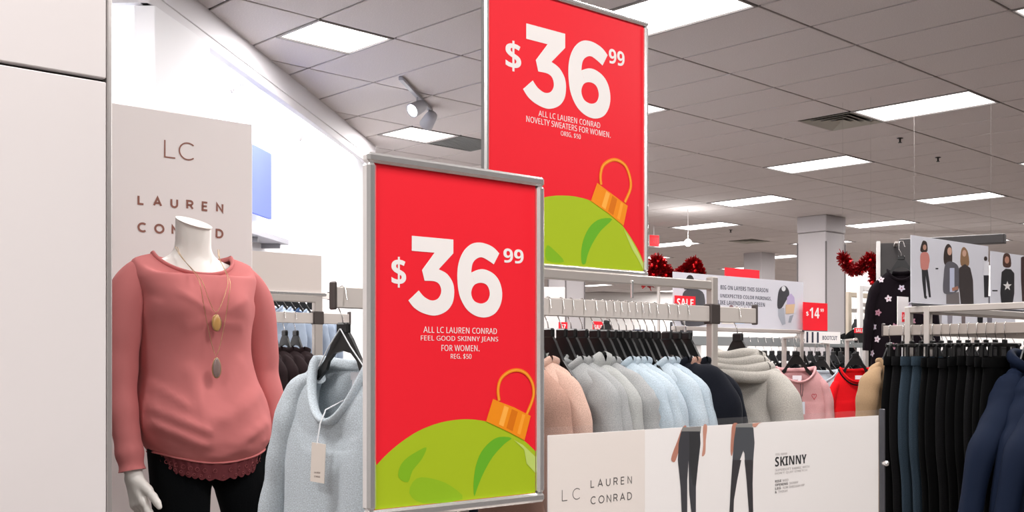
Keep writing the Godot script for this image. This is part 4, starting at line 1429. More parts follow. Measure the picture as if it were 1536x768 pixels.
		for k in 72:
			var u := k / 71.0
			pts.append(cat(path, u))
			var r := lerpf(0.034, 0.060, smoothstep(0.0, 0.34, u)) * lerpf(1.0, 0.62, smoothstep(0.25, 0.95, u))
			r *= 1.0 + 0.035 * sin(u * 38.0 + side) * smoothstep(0.3, 0.6, u) + 0.05 * sin(u * 64.0) * smoothstep(0.72, 0.95, u)
			rad.append(r)
		b = MB.new()
		b.tube(pts, rad, 22, false, 0.92, Vector3.UP)
		var sl := part(top, "sleeve", b.done(), m)
		b = MB.new()
		b.tube([pts[69], pts[71]], 0.0375, 22, false, 0.92)
	# lace under the hem: a scalloped band with a raised pattern of eyelets
	var lace := cloth("lace_rose", Color(0.47, 0.235, 0.25), 14.0, "heather", 0.8, 0.2)
	b = MB.new()
	var lr := []
	var hem: PackedVector3Array = rows[1]
	for r in 5:
		var row := PackedVector3Array()
		for k in 252:
			var q := hem[(k / 3) % ncol].lerp(hem[(k / 3 + 1) % ncol], (k % 3) / 3.0)
			var front := 0.5 + 0.5 * smoothstep(-0.3, 0.8, sin(TAU * k / 252.0))
			var drop: float = (0.040 + 0.007 * absf(sin(k * TAU / 252.0 * 21.0))) * front
			row.append(Vector3(0.04 + (q.x - 0.04) * (0.98 - 0.022 * r), q.y - 0.004 - (drop + 0.004) * r / 4.0, q.z * 0.97 + 0.002 * sin(k * 0.9)))
		lr.append(row)
	b.surf(lr, true, true)
	var lc := part(t, "lace_trim", b.done(), lace)
	lc.set_meta("label", "dark rose lace trim")
	b = MB.new()
	for k in range(0, 252, 6):
		if sin(TAU * k / 252.0) < -0.1:
			continue
		for e in [[2, 0.0055], [3, 0.0035]]:
			var q: Vector3 = lr[e[0]][(k + (3 if e[0] == 3 else 0)) % 252]
			var nrm := Vector3(q.x * 0.5, 0, q.z).normalized()
			var sd := nrm.cross(Vector3.UP)
			var ring := []
			for a in 9:
				ring.append(q + nrm * 0.0015 + (sd * cos(TAU * a / 8.0) + Vector3.UP * sin(TAU * a / 8.0)) * e[1])
			b.tube(ring, 0.0011, 4, false)
	part(lc, "eyelets", b.done(), cloth("lace_light", Color(0.62, 0.33, 0.34), 14.0, "heather", 0.5, 0.2))

func front_z(x: float, y: float) -> float:      # where a chain lies on the chest
	var z := 0.150 * sqrt(maxf(0.0, 1.0 - pow(x / 0.19, 2.0)))
	return lerpf(z, 0.010 + 0.02 * (1.0 - absf(x) * 8.0), smoothstep(1.36, 1.475, y)) + 0.008

func necklaces(M: Vector3) -> void:
	var gold := mat("gold", Color(0.80, 0.68, 0.50), 0.3, 1.0)
	for e in [[1.285, "fine gold necklace with an oval amber pendant on the mannequin", 0], [1.165, "long gold necklace with a smoky teardrop pendant on the mannequin", 1]]:
		var t := thing("necklace", e[1], "necklace", M, TURN)
		var b := MB.new()
		var pts := []
		for k in 41:
			var s := -1.0 + k / 20.0
			var x := 0.062 * signf(s) * pow(absf(s), 0.8)
			var y := lerpf(e[0], 1.475, pow(absf(s), 1.15))
			if e[2] == 1:
				x *= 0.92
			pts.append(Vector3(x, y, front_z(x, y)))
		b.tube(pts, 0.0008, 5)
		part(t, "chain", b.done(), gold)
		b = MB.new()
		var h := 0.022 if e[2] == 0 else 0.027
		var prof := []
		for k in 13:
			var a := PI * k / 12.0
			prof.append([0.012 * sin(a) * (1.0 if e[2] == 0 else 0.75 + 0.35 * k / 12.0), h * cos(a)])
		b.lathe(prof, 16)
		var st := part(t, "pendant", b.done(), mat("amber", Color(0.72, 0.55, 0.32), 0.2) if e[2] == 0 else mat("smoky_stone", Color(0.50, 0.42, 0.40), 0.15), Vector3(0, e[0] - h - 0.006, front_z(0, e[0] - h) + 0.004))
		st.scale = Vector3(1, 1, 0.45)
		b = MB.new()
		var ring := []
		for k in 25:
			var a := TAU * k / 24.0
			ring.append(Vector3(0.0125 * sin(a) * (1.0 if e[2] == 0 else 0.92 - 0.16 * cos(a)), h * 1.03 * cos(a), 0))
		b.tube(ring, 0.0016, 6, false, 1.0, Vector3(0, 0, 1))
		part(st, "bezel", b.done(), gold)

# ---------------------------------------------------------------- racks further back
# a pixel on the upright plane through P that runs ang degrees right of the view axis: (metres along from P, metres above the floor)
func un_at(px: float, py: float, P: Vector3, ang: float) -> Vector2:
	var u := (px - CX) / F
	var T := tan(deg_to_rad(ang))
	var d := (T * -P.z - P.x) / (T - u)
	return Vector2((u * d - P.x) / sin(deg_to_rad(ang)), EYE + (HY - py) / F * d)

func along(P: Vector3, ang: float, a: float, y: float, z := 0.0) -> Vector3:
	var r := deg_to_rad(ang)
	return Vector3(P.x + a * sin(r) + z * cos(r), y, P.z - a * cos(r) + z * sin(r))

func trousers_mesh() -> Dictionary:
	if mats.has("trousers"):
		return mats["trousers"]
	var out := {}
	var b := MB.new()
	var rows := []
	for r in 14:
		var t := r / 13.0
		var row := PackedVector3Array()
		for k in 40:
			var f := TAU * k / 40.0
			row.append(Vector3(lerpf(0.172, 0.160, t) * signf(cos(f)) * pow(absf(cos(f)), 0.7), lerpf(-0.34, -0.075, t), lerpf(0.018, 0.020, t) * sin(f)))
		rows.append(row)
	b.surf(rows, true)
	out["seat"] = b.done()
	for s in [-1.0, 1.0]:
		b = MB.new()
		var pts := []
		var rad := []
		for k in 32:
			var t := k / 31.0
			pts.append(Vector3((0.088 + 0.016 * smoothstep(0.0, 0.3, t) - 0.025 * t) * s, lerpf(-0.085, -1.08, t), 0.012 * t * sin(t * 5.0 + s)))
			rad.append(lerpf(0.076, 0.100, smoothstep(0.0, 0.28, t)) * lerpf(1.0, 0.62, smoothstep(0.25, 1.0, t)) * (1.0 + 0.03 * sin(t * 22.0 + s)))
		b.tube(pts, rad, 18, true, 0.30, Vector3(0, 0, 1))
		out["leg_a" if s < 0 else "leg_b"] = b.done()
	b = MB.new()
	rows = []
	for r in [[-0.095, 1.0], [-0.095, 1.05], [-0.052, 1.03], [-0.052, 0.97]]:
		var row := PackedVector3Array()
		for k in 40:
			var f := TAU * k / 40.0
			row.append(Vector3(0.166 * r[1] * signf(cos(f)) * pow(absf(cos(f)), 0.7), r[0], 0.026 * r[1] * sin(f)))
		rows.append(row)
	b.surf(rows, true)
	out["waistband"] = b.done()
	mats["trousers"] = out
	return out

func clip_hanger(at: Vector3, turn: float, label: String, group: String) -> Node3D:
	var t := thing("clip_hanger", label, "hanger", at, turn, group)
	if not mats.has("clip_bar"):
		hanger_hook_only()
		var b := MB.new()
		b.box(Vector3(0, 0.0, 0), Vector3(0.30, 0.016, 0.008), 0.003)
		b.box(Vector3(0, 0.012, 0), Vector3(0.034, 0.022, 0.012), 0.003)
		mats["clip_bar"] = b.done()
		b = MB.new()
		b.box(Vector3(0, -0.028, 0), Vector3(0.022, 0.062, 0.016), 0.004)
		mats["clip"] = b.done()
	part(t, "bar", mats["clip_bar"], mat("hanger_black", Color(0.035, 0.035, 0.037), 0.38))
	part(t, "hook", mats["hanger_hook"], mat("hook_steel", Color(0.82, 0.81, 0.80), 0.25, 1.0))
	for s in [-0.12, 0.12]:
		part(t, "clip", mats["clip"], mat("hanger_black", Color(0.035, 0.035, 0.037), 0.38), Vector3(s, 0, 0))
	return t

func hanger_hook_only() -> void:
	if not mats.has("hanger_hook"):
		push_error("hook missing")

func hang_trousers(label: String, at: Vector3, turn: float, m: Material, group: String) -> Node3D:
	var k := trousers_mesh()
	var t := thing("trousers", label, "trousers", at, turn, group)
	part(t, "seat", k.seat, m)
	part(t, "leg", k.leg_a, m)
	part(t, "leg", k.leg_b, m)
	part(t, "waistband", k.waistband, m)
	return t

# printed people, drawn as flat shapes: pts in pixels on the card's plane
class Card:
	var P: Vector3
	var ang: float
	var o: Vector2
	var b := MB.new()
	var host: Node3D

func ink_at(cd: Card, pts: Array, layer: int, col: Color, sm := true) -> void:
	var q := PackedVector2Array()
	for p in pts:
		q.append(un_at(p[0], p[1], cd.P, cd.ang) - cd.o)
	cd.b.poly(smooth(q, 3) if sm else q, 0.0012 + 0.0004 * layer, col)

func ell(cx: float, cy: float, rx: float, ry: float, k := 10) -> Array:
	var r := []
	for j in k:
		r.append([cx + rx * cos(TAU * j / k), cy + ry * sin(TAU * j / k)])
	return r

func pants_rack() -> void:
	var ang := ANG
	var P := at_px(1392, HY, 5.15) * Vector3(1, 0, 1)
	var t := thing("garment_rack", "steel rack with printed photo cards on top and dark trousers below", "clothes rack", P, 90.0 - ang)
	var m := steel()
	var top := EYE + 0.262
	for z in [0.0, -0.105]:
		box(t, "upright", Vector3(0, top / 2, z), Vector3(0.034, top, 0.03), m, 0.003)
		box(t, "upright", Vector3(1.25, top / 2, z), Vector3(0.034, top, 0.03), m, 0.003)
	for x in [0.0, 1.25]:
		box(t, "end_tube", Vector3(x, top - 0.015, -0.0525), Vector3(0.034, 0.03, 0.076), m, 0.003)
		box(t, "foot", Vector3(x, 0.015, -0.05), Vector3(0.05, 0.03, 0.6), m, 0.003)
	for z in [0.0, -0.105]:
		box(t, "top_tube", Vector3(0.625, top - 0.015, z), Vector3(1.216, 0.03, 0.03), m, 0.003)
	var taupe := mat("rail_taupe", Color(0.66, 0.62, 0.59), 0.4, 0.3)
	var rl := box(t, "rail", Vector3(0, EYE + 0.174 - 0.0243, 0.34), Vector3(0.018, 0.0486, 1.18), taupe, 0.002)
	for z in [-0.59, 0.59]:
		box(rl, "end_cap", Vector3(0, 0.004, z), Vector3(0.024, 0.064, 0.010), mat("cap_grey", Color(0.35, 0.32, 0.31), 0.4, 0.5), 0.003)
	box(t, "cross_tube", Vector3(0, top - 0.015, 0.45), Vector3(0.03, 0.03, 0.87), m, 0.003)
	box(t, "upright", Vector3(0, top / 2, 0.90), Vector3(0.034, top, 0.03), m, 0.003)
	rail(t, 0.03, 1.22, EYE + 0.174, taupe, -0.105)
	# cards
	var defs := [[1366, 1484, "wide photo card of models standing on the trousers rack, first of two"], [1485.5, 1562, "photo card with a model in a star sweater on the trousers rack"]]
	for k in 2:
		var d: Array = defs[k]
		var x0 := un_at(d[0], 400, P, ang).x
		var x1 := un_at(d[1], 400, P, ang).x
		var y0 := top + 0.004
		var y1 := EYE + (0.597 if k == 0 else 0.575)
		var zc := -0.05
		var s := thing("photo_card", d[2], "sign", along(P, ang, x0, y0, zc), 90.0 - ang)
		var w := x1 - x0
		var h := y1 - y0
		box(s, "card", Vector3(w / 2, h / 2, 0), Vector3(w, h, 0.002), mat("card_cool", Color(0.83, 0.83, 0.86), 0.45), 0.0)
		box(s, "sleeve", Vector3(w / 2, h / 2, 0.006), Vector3(w, h, 0.002), pane("acrylic", 0.008), 0.0)
		box(s, "holder", Vector3(w / 2, 0.006, 0), Vector3(w, 0.012, 0.018), mat("channel_grey", Color(0.35, 0.35, 0.37), 0.3, 0.4), 0.002)
		var cd := Card.new()
		cd.P = along(P, ang, 0, 0, zc)
		cd.ang = ang
		var o := un_at(d[0], 400, cd.P, ang)
		cd.o = Vector2(o.x, y0)
		s.position = along(cd.P, ang, o.x, y0)
		var hair := Color(0.20, 0.15, 0.13)
		var skin := Color(0.72, 0.54, 0.46)
		var black := Color(0.13, 0.13, 0.15)
		if k == 0:
			ink_at(cd, [[1380, 376], [1383, 363], [1386, 361], [1390, 364], [1391, 376], [1386, 379]], 0, hair)
			ink_at(cd, ell(1386.5, 371, 2.6, 4.2), 1, skin)
			ink_at(cd, [[1381, 380], [1391, 379], [1394, 390], [1393, 396], [1391, 404], [1382, 404], [1380, 394]], 2, Color(0.78, 0.50, 0.46))
			ink_at(cd, [[1382, 403], [1391, 403], [1394, 424], [1396, 446], [1393, 446], [1388, 414], [1389, 446], [1386, 447], [1383, 422]], 1, black, false)
			ink_at(cd, [[1387, 444], [1390, 444], [1390, 448], [1387, 448]], 2, black, false)
			ink_at(cd, [[1416, 376], [1419, 368], [1423, 366], [1427, 371], [1428, 382], [1427, 398], [1418, 398], [1415, 390]], 0, hair)
			ink_at(cd, ell(1424, 377, 3.4, 6), 1, Color(0.80, 0.64, 0.56))
			ink_at(cd, [[1417, 398], [1424, 392], [1434, 396], [1438, 405], [1438, 432], [1430, 440], [1418, 441], [1414, 435], [1415, 415]], 2, Color(0.36, 0.35, 0.38))
			ink_at(cd, [[1424, 402], [1431, 402], [1431, 438], [1424, 438]], 3, Color(0.74, 0.76, 0.84), false)
			ink_at(cd, [[1419, 440], [1438, 438], [1439, 456], [1419, 456]], 1, Color(0.45, 0.42, 0.42), false)
			ink_at(cd, [[1441, 378], [1444, 371], [1448, 372], [1452, 380], [1453, 398], [1441, 398]], 0, Color(0.55, 0.42, 0.30))
			ink_at(cd, ell(1446, 380, 3, 5), 1, Color(0.78, 0.62, 0.54))
			ink_at(cd, [[1438, 402], [1447, 396], [1455, 402], [1459, 420], [1460, 456], [1441, 456], [1438, 430]], 2, Color(0.22, 0.19, 0.19), false)
			ink_at(cd, [[1427, 432], [1436, 429], [1437, 434], [1428, 437]], 4, Color(0.66, 0.46, 0.38), false)
			ink_at(cd, ell(1478, 388, 2.6, 3.4), 1, hair)
			ink_at(cd, [[1475, 393], [1483, 393], [1483, 413], [1475, 413]], 2, Color(0.86, 0.86, 0.88), false)
			ink_at(cd, [[1475, 412], [1483, 412], [1482, 446], [1476, 446]], 1, black, false)
			ink_at(cd, [[1403, 402], [1407, 402], [1407, 404], [1403, 404]], 1, black, false)
		else:
			ink_at(cd, [[1504, 388], [1506, 381], [1511, 380], [1515, 384], [1516, 400], [1505, 400]], 0, Color(0.28, 0.17, 0.13))
			ink_at(cd, ell(1510, 390, 3.3, 5.4), 1, Color(0.72, 0.52, 0.44))
			ink_at(cd, [[1502, 408], [1508, 403], [1516, 404], [1521, 410], [1521, 440], [1518, 458], [1502, 458], [1500, 440]], 2, Color(0.12, 0.12, 0.13), false)
			var star := []
			for j in 10:
				var r := 6.6 if j % 2 == 0 else 2.7
				star.append([1510.5 + r * sin(TAU * j / 10.0), 429 - 1.15 * r * cos(TAU * j / 10.0)])
			ink_at(cd, star, 3, Color(0.88, 0.87, 0.86), false)
			ink_at(cd, [[1488, 435], [1496, 435], [1496, 437], [1488, 437]], 1, black, false)
			ink_at(cd, [[1531, 386], [1537, 384], [1539, 410], [1538, 452], [1533, 452], [1531, 420]], 1, Color(0.24, 0.15, 0.15), false)
		part(s, "print", cd.b.done(), inked())
	# goods on the cross rail, from its far end to the near one
	var y := EYE + 0.174 - 0.0986
	var camel := cloth("camel", Color(0.64, 0.53, 0.41), 6.0)
	var char := cloth("charcoal", Color(0.10, 0.10, 0.105), 6.0, "denim", 0.3, 0.1)
	var blk := cloth("black_twill", Color(0.045, 0.047, 0.05), 6.0, "denim", 0.3, 0.08)
	var den := cloth("dark_denim", Color(0.23, 0.29, 0.34), 10.0, "denim", 0.4, 0.1)
	var grp := "hangers on the trousers rack"
	var hl := "black clip hanger on the rack of dark trousers"
	hanger(along(P, ang, 0, y, -0.215), TURN, "black hanger inside the camel coat on the trousers rack", "")
	hang_knit("coat", "camel coat at the end of the dark trousers rack", "coat", along(P, ang, 0, y, -0.215), TURN, "kcoat", {"seed": 31, "w": 0.17, "sr": 0.06, "dp": 0.05, "len": 0.9, "df": 0.16, "amp": 0.01}, camel)
	var items := [[-0.135, blk, "black trousers beside the camel coat"], [-0.09, char, "charcoal trousers, second from the camel coat"], [-0.035, den, "dark blue jeans next to the charcoal trousers"], [0.025, den, "dark blue jeans next to the black trousers"]]
	for e in items:
		clip_hanger(along(P, ang, 0, y, e[0]), TURN, hl, grp)
		hang_trousers(e[2], along(P, ang, 0, y, e[0]), TURN + rng.randf_range(-3, 3), e[1], "trousers on the photo card rack")
	for k in 8:
		var a := 0.072 + 0.046 * k
		clip_hanger(along(P, ang, 0, y, a), TURN, hl, grp)
		hang_trousers("black trousers in the tight row between blue jeans and navy jackets", along(P, ang, rng.randf_range(-0.02, 0.02), y + rng.randf_range(-0.012, 0.004), a), TURN + rng.randf_range(-4, 4), [blk, blk, char][k % 3], "trousers on the photo card rack")
	for k in 9:
		var pos := along(P, ang, 0.12 + 0.115 * k, y, -0.105)
		hanger(pos, -ANG, "black hanger on the rail behind the trousers row", "hangers behind the trousers")
		hang_knit("dark_top", "dark top on the rail behind the trousers row", "top", pos, -ANG, "kd", {}, blk, "dark tops behind the trousers")
	var tg := thing("size_tag", "small white size tag clipped to black trousers", "tag", along(P, ang, -0.03, EYE - 0.005, 0.45), TURN)
	box(tg, "card", Vector3.ZERO, Vector3(0.03, 0.045, 0.002), mat("label_white", Color(0.88, 0.88, 0.9), 0.7), 0.0)
	box(tg, "clip", Vector3(0, 0.028, 0), Vector3(0.012, 0.014, 0.006), mat("label_white", Color(0.88, 0.88, 0.9), 0.7), 0.001)
	# navy jackets at the near end
	var navy := cloth("navy_nylon", Color(0.052, 0.088, 0.158), 3.0, "", 0.0, 0.05)
	navy.roughness = 0.75
	for k in 4:
		var pos := along(P, ang, 0, y - 0.02, 0.50 + 0.095 * k)
		hanger(pos + Vector3(0, 0.02, 0), TURN, "black plastic hanger inside a navy jacket", "hangers of the navy jackets")
		var jk := hang_knit("jacket", ["navy padded jacket touching the black trousers", "navy padded jacket, second from the black trousers", "navy padded jacket, third from the black trousers", "navy padded jacket at the open end of the rail"][k], "jacket", pos, TURN + [0.0, 3.0, -4.0, 2.0][k], ["kjacket", "kjacket2"][k % 2], {"seed": 41 + k % 2, "w": 0.175, "sr": 0.078, "dp": 0.07, "len": 0.78, "sl": 0.72, "amp": 0.014, "out": [0.30, 0.24][k % 2], "flare": 0.2, "df": 0.10, "band": 0.014}, navy, "navy jackets")
		var col := MB.new()
		var loop := []
		for a in 25:
			var f := TAU * a / 24.0
			loop.append(Vector3(0.092 * cos(f), -0.030 - 0.04 * sin(f), 0.058 * sin(f)))
		col.tube(loop, 0.020, 10, false, 1.3, Vector3(0, 0, 1))
		part(jk, "collar", col.done(), navy)
	# a second card further back, of which only legs show under the first
	var q2 := at_px(1398, 488, 6.4)
	var s2 := thing("photo_card", "photo card seen through the rack under the first cards", "sign", q2, TURN)
	box(s2, "card", Vector3(0.5, 0.1, 0), Vector3(1.0, 0.2, 0.004), mat("card_cool", Color(0.83, 0.83, 0.86), 0.45), 0.0)
	var lb := MB.new()
	for e in [[0.05, 0.05, Color(0.62, 0.60, 0.60)], [0.17, 0.05, Color(0.55, 0.53, 0.56)], [0.33, 0.04, Color(0.45, 0.40, 0.40)], [0.52, 0.06, Color(0.12, 0.12, 0.13)], [0.64, 0.055, Color(0.45, 0.44, 0.47)]]:
		lb.poly(PackedVector2Array([Vector2(e[0], 0.0), Vector2(e[0] + e[1], 0.0), Vector2(e[0] + e[1] * 1.2, 0.2), Vector2(e[0] - e[1] * 0.2, 0.2)]), 0.003, e[2])
	part(s2, "print", lb.done(), inked())
	box(s2, "post", Vector3(0.5, -q2.y / 2, -0.01), Vector3(0.03, q2.y, 0.02), steel(), 0.002)

func left_rack() -> void:
	var c := 6.70
	var t := thing("garment_rack", "steel rack under a blank beige card behind the mannequin", "clothes rack", on(c, 0), TURN)
	var top := EYE + 0.300
	var xr := un(476, 500, c).x
	for x in [xr, xr - 1.0]:
		box(t, "upright", Vector3(x, top / 2, 0), Vector3(0.04, top, 0.03), steel(), 0.003)
		box(t, "foot", Vector3(x, 0.015, 0), Vector3(0.05, 0.03, 0.5), steel(), 0.003)
	box(t, "top_tube", Vector3(xr - 0.5, top - 0.015, 0), Vector3(1.04, 0.03, 0.03), steel(), 0.003)
	rail(t, xr - 1.2, xr + 0.16, EYE + 0.222, rail_paint())
	box(t, "rail_bracket", Vector3(xr, EYE + 0.20, 0), Vector3(0.05, 0.06, 0.036), mat("cap_grey", Color(0.35, 0.32, 0.31), 0.4, 0.5), 0.003)
	var x1 := un(482, 400, c).x
	var s := thing("blank_card", "blank beige card in a holder on the rack behind the mannequin", "sign", on(c, x1, top), TURN)
	box(s, "card", Vector3(-0.35, 0.100, 0), Vector3(0.70, 0.175, 0.004), mat("card_beige", Color(0.84, 0.80, 0.775), 0.35), 0.0)
	box(s, "holder", Vector3(-0.35, 0.007, 0), Vector3(0.74, 0.014, 0.03), chrome(), 0.003)
	var olive := cloth("knit_olive", Color(0.44, 0.41, 0.36), 8.0)
	var wine := cloth("knit_plum", Color(0.16, 0.12, 0.125), 6.0)
	var y := EYE + 0.222 - 0.0986
	var n := 0
	for k in 9:
		var a := xr - 0.52 + 0.052 * k
		hanger(on(c, a, y), -ANG, "black hanger on the rack behind the mannequin", "hangers on the rack behind the mannequin", rng.randf_range(-4, 4))
		hang_knit("sweater", "olive grey sweater on the rack behind the mannequin" if k < 4 else "dark plum sweater on the rack behind the mannequin", "sweater", on(c, a, y), -ANG, "kc", {}, olive if k < 4 else wine, "sweaters behind the mannequin")
	# pale denim shirts on the wall rail further back
	var w := thing("wall_rail", "wall rail of pale denim shirts behind the beige card", "clothes rail", at_px(440, 440, 7.6), 90.0)
	rail(w, -0.8, 0.8, 0.05, steel())
	for x in [-0.7, 0.7]:
		box(w, "arm", Vector3(x, 0.02, -0.15), Vector3(0.02, 0.03, 0.28), steel(), 0.002)
		box(w, "post", Vector3(x, -0.9, -0.29), Vector3(0.03, 2.0, 0.03), steel(), 0.002)
	var dm := cloth("pale_denim", Color(0.74, 0.80, 0.88), 9.0, "heather", 0.4)
	var dm2 := cloth("mid_denim", Color(0.33, 0.43, 0.58), 9.0, "denim", 0.4)
	for k in 6:
		var pos := at_px(440, 440, 7.6) + Vector3(0, 0.05 - 0.0986, 0.45 - 0.16 * k)
		hanger(pos, 5, "black hanger of a denim shirt on the wall rail", "hangers on the wall rail", 0)
		hang_knit("denim_shirt", "pale blue denim shirt on the wall rail" if k != 2 else "mid blue denim shirt on the wall rail", "shirt", pos, 5, "ka", {}, dm2 if k == 2 else dm, "denim shirts on the wall rail")

func middle_racks() -> void:
	var c := 6.376
	var t := thing("garment_rack", "steel rack under the long lavender and green layers card", "clothes rack", on(c, 0), TURN)
	var a0 := un(1009, 440, c).x
	var a1 := un(1205, 440, c).x
	var yb := EYE + 0.205
	for x in [a0 + 0.03, a1 - 0.03]:
		box(t, "upright", Vector3(x, yb / 2, 0), Vector3(0.035, yb, 0.03), steel(), 0.003)
		box(t, "foot", Vector3(x, 0.015, 0), Vector3(0.05, 0.03, 0.5), steel(), 0.003)
	box(t, "top_tube", Vector3((a0 + a1) / 2, yb - 0.012, 0), Vector3(a1 - a0, 0.024, 0.03), steel(), 0.003)
	rail(t, a0 - 0.1, a1 + 0.75, EYE + 0.150, mat("rail_grey", Color(0.62, 0.64, 0.64), 0.35, 0.4), 0.0, 0.055)
	box(t, "upright", Vector3(a1 + 0.7, (EYE + 0.15) / 2, 0), Vector3(0.035, EYE + 0.15, 0.03), steel(), 0.003)
	# layers card
	var o := Vector2(a0, yb)
	var w := a1 - a0
	var h := 0.315
	var s := thing("photo_card", "long card about lavender and green layers on a middle rack", "sign", on(c, a0, yb), TURN)
	box(s, "card", Vector3(w / 2, h / 2, 0), Vector3(w, h, 0.002), mat("card_cool", Color(0.83, 0.83, 0.86), 0.45), 0.0)
	box(s, "sleeve", Vector3(w / 2, h / 2, 0.008), Vector3(w, h, 0.002), pane("acrylic", 0.008), 0.0)
	var cd := Card.new()
	cd.P = on(c, 0)
	cd.ang = ANG
	cd.o = o
	ink_at(cd, [[1027, 424], [1031, 414], [1037, 413], [1041, 420], [1042, 432], [1026, 434]], 2, Color(0.17, 0.15, 0.16))
	ink_at(cd, ell(1035, 427, 4, 6), 3, Color(0.74, 0.56, 0.48))
	ink_at(cd, [[1024, 440], [1034, 433], [1046, 434], [1056, 442], [1058, 470], [1058, 487], [1022, 487], [1023, 460]], 2, Color(0.27, 0.27, 0.29))
	ink_at(cd, [[1168, 436], [1172, 430], [1178, 429], [1183, 436], [1183, 444], [1178, 452], [1172, 462], [1166, 462], [1166, 448]], 3, Color(0.22, 0.22, 0.24))
	ink_at(cd, ell(1175, 433, 3, 4), 4, Color(0.85, 0.85, 0.86))
	ink_at(cd, [[1180, 446], [1186, 440], [1191, 446], [1192, 458], [1180, 458]], 4, Color(0.72, 0.66, 0.80), false)
	ink_at(cd, [[1178, 457], [1192, 456], [1190, 470], [1178, 471]], 5, Color(0.84, 0.72, 0.58), false)
	ink_at(cd, [[1167, 462], [1176, 462], [1178, 486], [1173, 488], [1167, 474]], 2, Color(0.66, 0.68, 0.72), false)
	ink_at(cd, [[1184, 474], [1190, 472], [1186, 484], [1182, 484]], 2, Color(0.60, 0.62, 0.66), false)
	ink_at(cd, [[1083, 466], [1100, 466], [1100, 486], [1082, 486]], 2, Color(0.88, 0.86, 0.82), false)
	ink_at(cd, [[1102, 472], [1116, 472], [1116, 486], [1102, 486]], 1, Color(0.76, 0.82, 0.90), false)
	ink_at(cd, ell(1096.5, 460.5, 3, 3), 2, Color(0.55, 0.42, 0.44))
	ink_at(cd, [[1126, 463], [1128, 461], [1131, 462], [1130, 467], [1128, 469], [1126, 466]], 2, Color(0.17, 0.18, 0.32))
	var script := []
	for k in 40:
		var q := un_at(1100 + k * 0.62, 463.5 - 2.6 * sin(k * 1.25) - (2.0 if k % 9 == 0 else 0.0), cd.P, ANG) - o
		script.append(q)
	cd.b.ribbon(script, 0.0022, 0.002, Color(0.35, 0.33, 0.36))
	part(s, "print", cd.b.done(), inked())
	var dark := mat("type_dark", Color(0.14, 0.14, 0.15), 0.6)
	var gy := mat("type_slate", Color(0.28, 0.29, 0.35), 0.6)
	for e in [["BIG ON LAYERS THIS SEASON", 1080.5, 1152, 434], ["UNEXPECTED COLOR PAIRINGS,", 1080, 1157, 447], ["LIKE LAVENDER AND GREEN", 1077, 1147, 456.5]]:
		var p := un(e[1], e[3], c) - o
		var q := un(e[2], e[3], c) - o
		words(s, e[0], p.x, q.x, p.y, p.y + 0.026, 0.0014, gy, true)
	# SALE card hanging on its holder
	red_card("sale_card", "red card reading SALE in front of the layers card", 1012, 1043, 443, 464, 6.25, [["SALE", 0.10, 0.90, 0.22, 0.80]])
	red_card("price_card", "red card reading $14.99 beside the white column", 1204.5, 1241, 453, 495, 7.1, [["$", 0.12, 0.22, 0.50, 0.68], ["14", 0.26, 0.66, 0.44, 0.82], ["99", 0.70, 0.84, 0.68, 0.80]])
	# small cards along the rail
	var bc := thing("size_card", "white card reading BOOTCUT on the middle rail", "sign", at_px(1207, 515, 7.0), TURN)
	box(bc, "card", Vector3(0.19, 0.04, 0), Vector3(0.38, 0.08, 0.003), mat("card_white", Color(0.885, 0.865, 0.85), 0.5), 0.0)
	words(bc, "BOOTCUT", 0.185, 0.345, 0.025, 0.052, 0.0018, gy, true)
	for k in 3:
		box(bc, "jeans_print", Vector3(0.025 + 0.055 * k, 0.04, 0.002), Vector3(0.018, 0.07, 0.001), mat("print_navy", Color(0.16, 0.18, 0.26), 0.6), 0.0)
	var sm := thing("sale_tent", "small black stand card topped with a red SALE strip", "sign", at_px(1282, 514, 6.9), TURN)
	box(sm, "card", Vector3(0.05, 0.035, 0), Vector3(0.10, 0.07, 0.004), mat("back_black", Color(0.05, 0.05, 0.05), 0.6), 0.0)
	box(sm, "red_strip", Vector3(0.05, 0.078, 0.001), Vector3(0.106, 0.032, 0.005), mat("poster_red", Color(0.93, 0.125, 0.185), 0.42), 0.0)
	words(sm, "SALE", 0.008, 0.092, 0.067, 0.088, 0.0038, mat("type_white", Color(0.93, 0.91, 0.90), 0.55), true)
	# pink and red sweaters shown face on
	var y := EYE + 0.150 - 0.0986
	var pink := cloth("knit_pink", Color(0.87, 0.655, 0.66), 7.0, "yarn", 0.3)
	var red := cloth("knit_red", Color(0.90, 0.10, 0.13), 7.0, "yarn", 0.3)
	var trim := cloth("trim_black", Color(0.06, 0.05, 0.06), 7.0, "yarn", 0.2)
	var pp := at_px(1194, HY - 10, 5.7)
	hook_stand(pp, 12, "slim steel stand behind the pink heart sweater")
	hanger(pp, 12, "black hanger inside the pink heart sweater", "")
	var pk := hang_knit("sweater", "pale pink sweater with a small embroidered heart and tag", "sweater", pp, 12, "kpink", {"seed": 51, "w": 0.16, "nk": 0.104, "df": 0.075, "dp": 0.045, "sr": 0.048, "band": 0.007}, pink)
	var hb := MB.new()
	var hp := []
	for k in 25:
		var f := TAU * k / 24.0
		hp.append(Vector2(0.078 + 0.0013 * 16.0 * pow(sin(f), 3.0) * 0.62, -0.185 + 0.0010 * (13.0 * cos(f) - 5.0 * cos(2.0 * f) - 2.0 * cos(3.0 * f) - cos(4.0 * f))))
	hb.ribbon(hp, 0.0035, 0.062, Color(0.70, 0.25, 0.30))
	part(pk, "heart_motif", hb.done(), inked())
	garment_tag(pk, Vector3(0.0, -0.10, 0.052), Color(0.80, 0.82, 0.86))
	var pr := at_px(1283, HY - 8, 6.1)
	hook_stand(pr, 4, "slim steel stand behind the red sweater")
	hanger(pr, 4, "black hanger inside the red sweater", "")
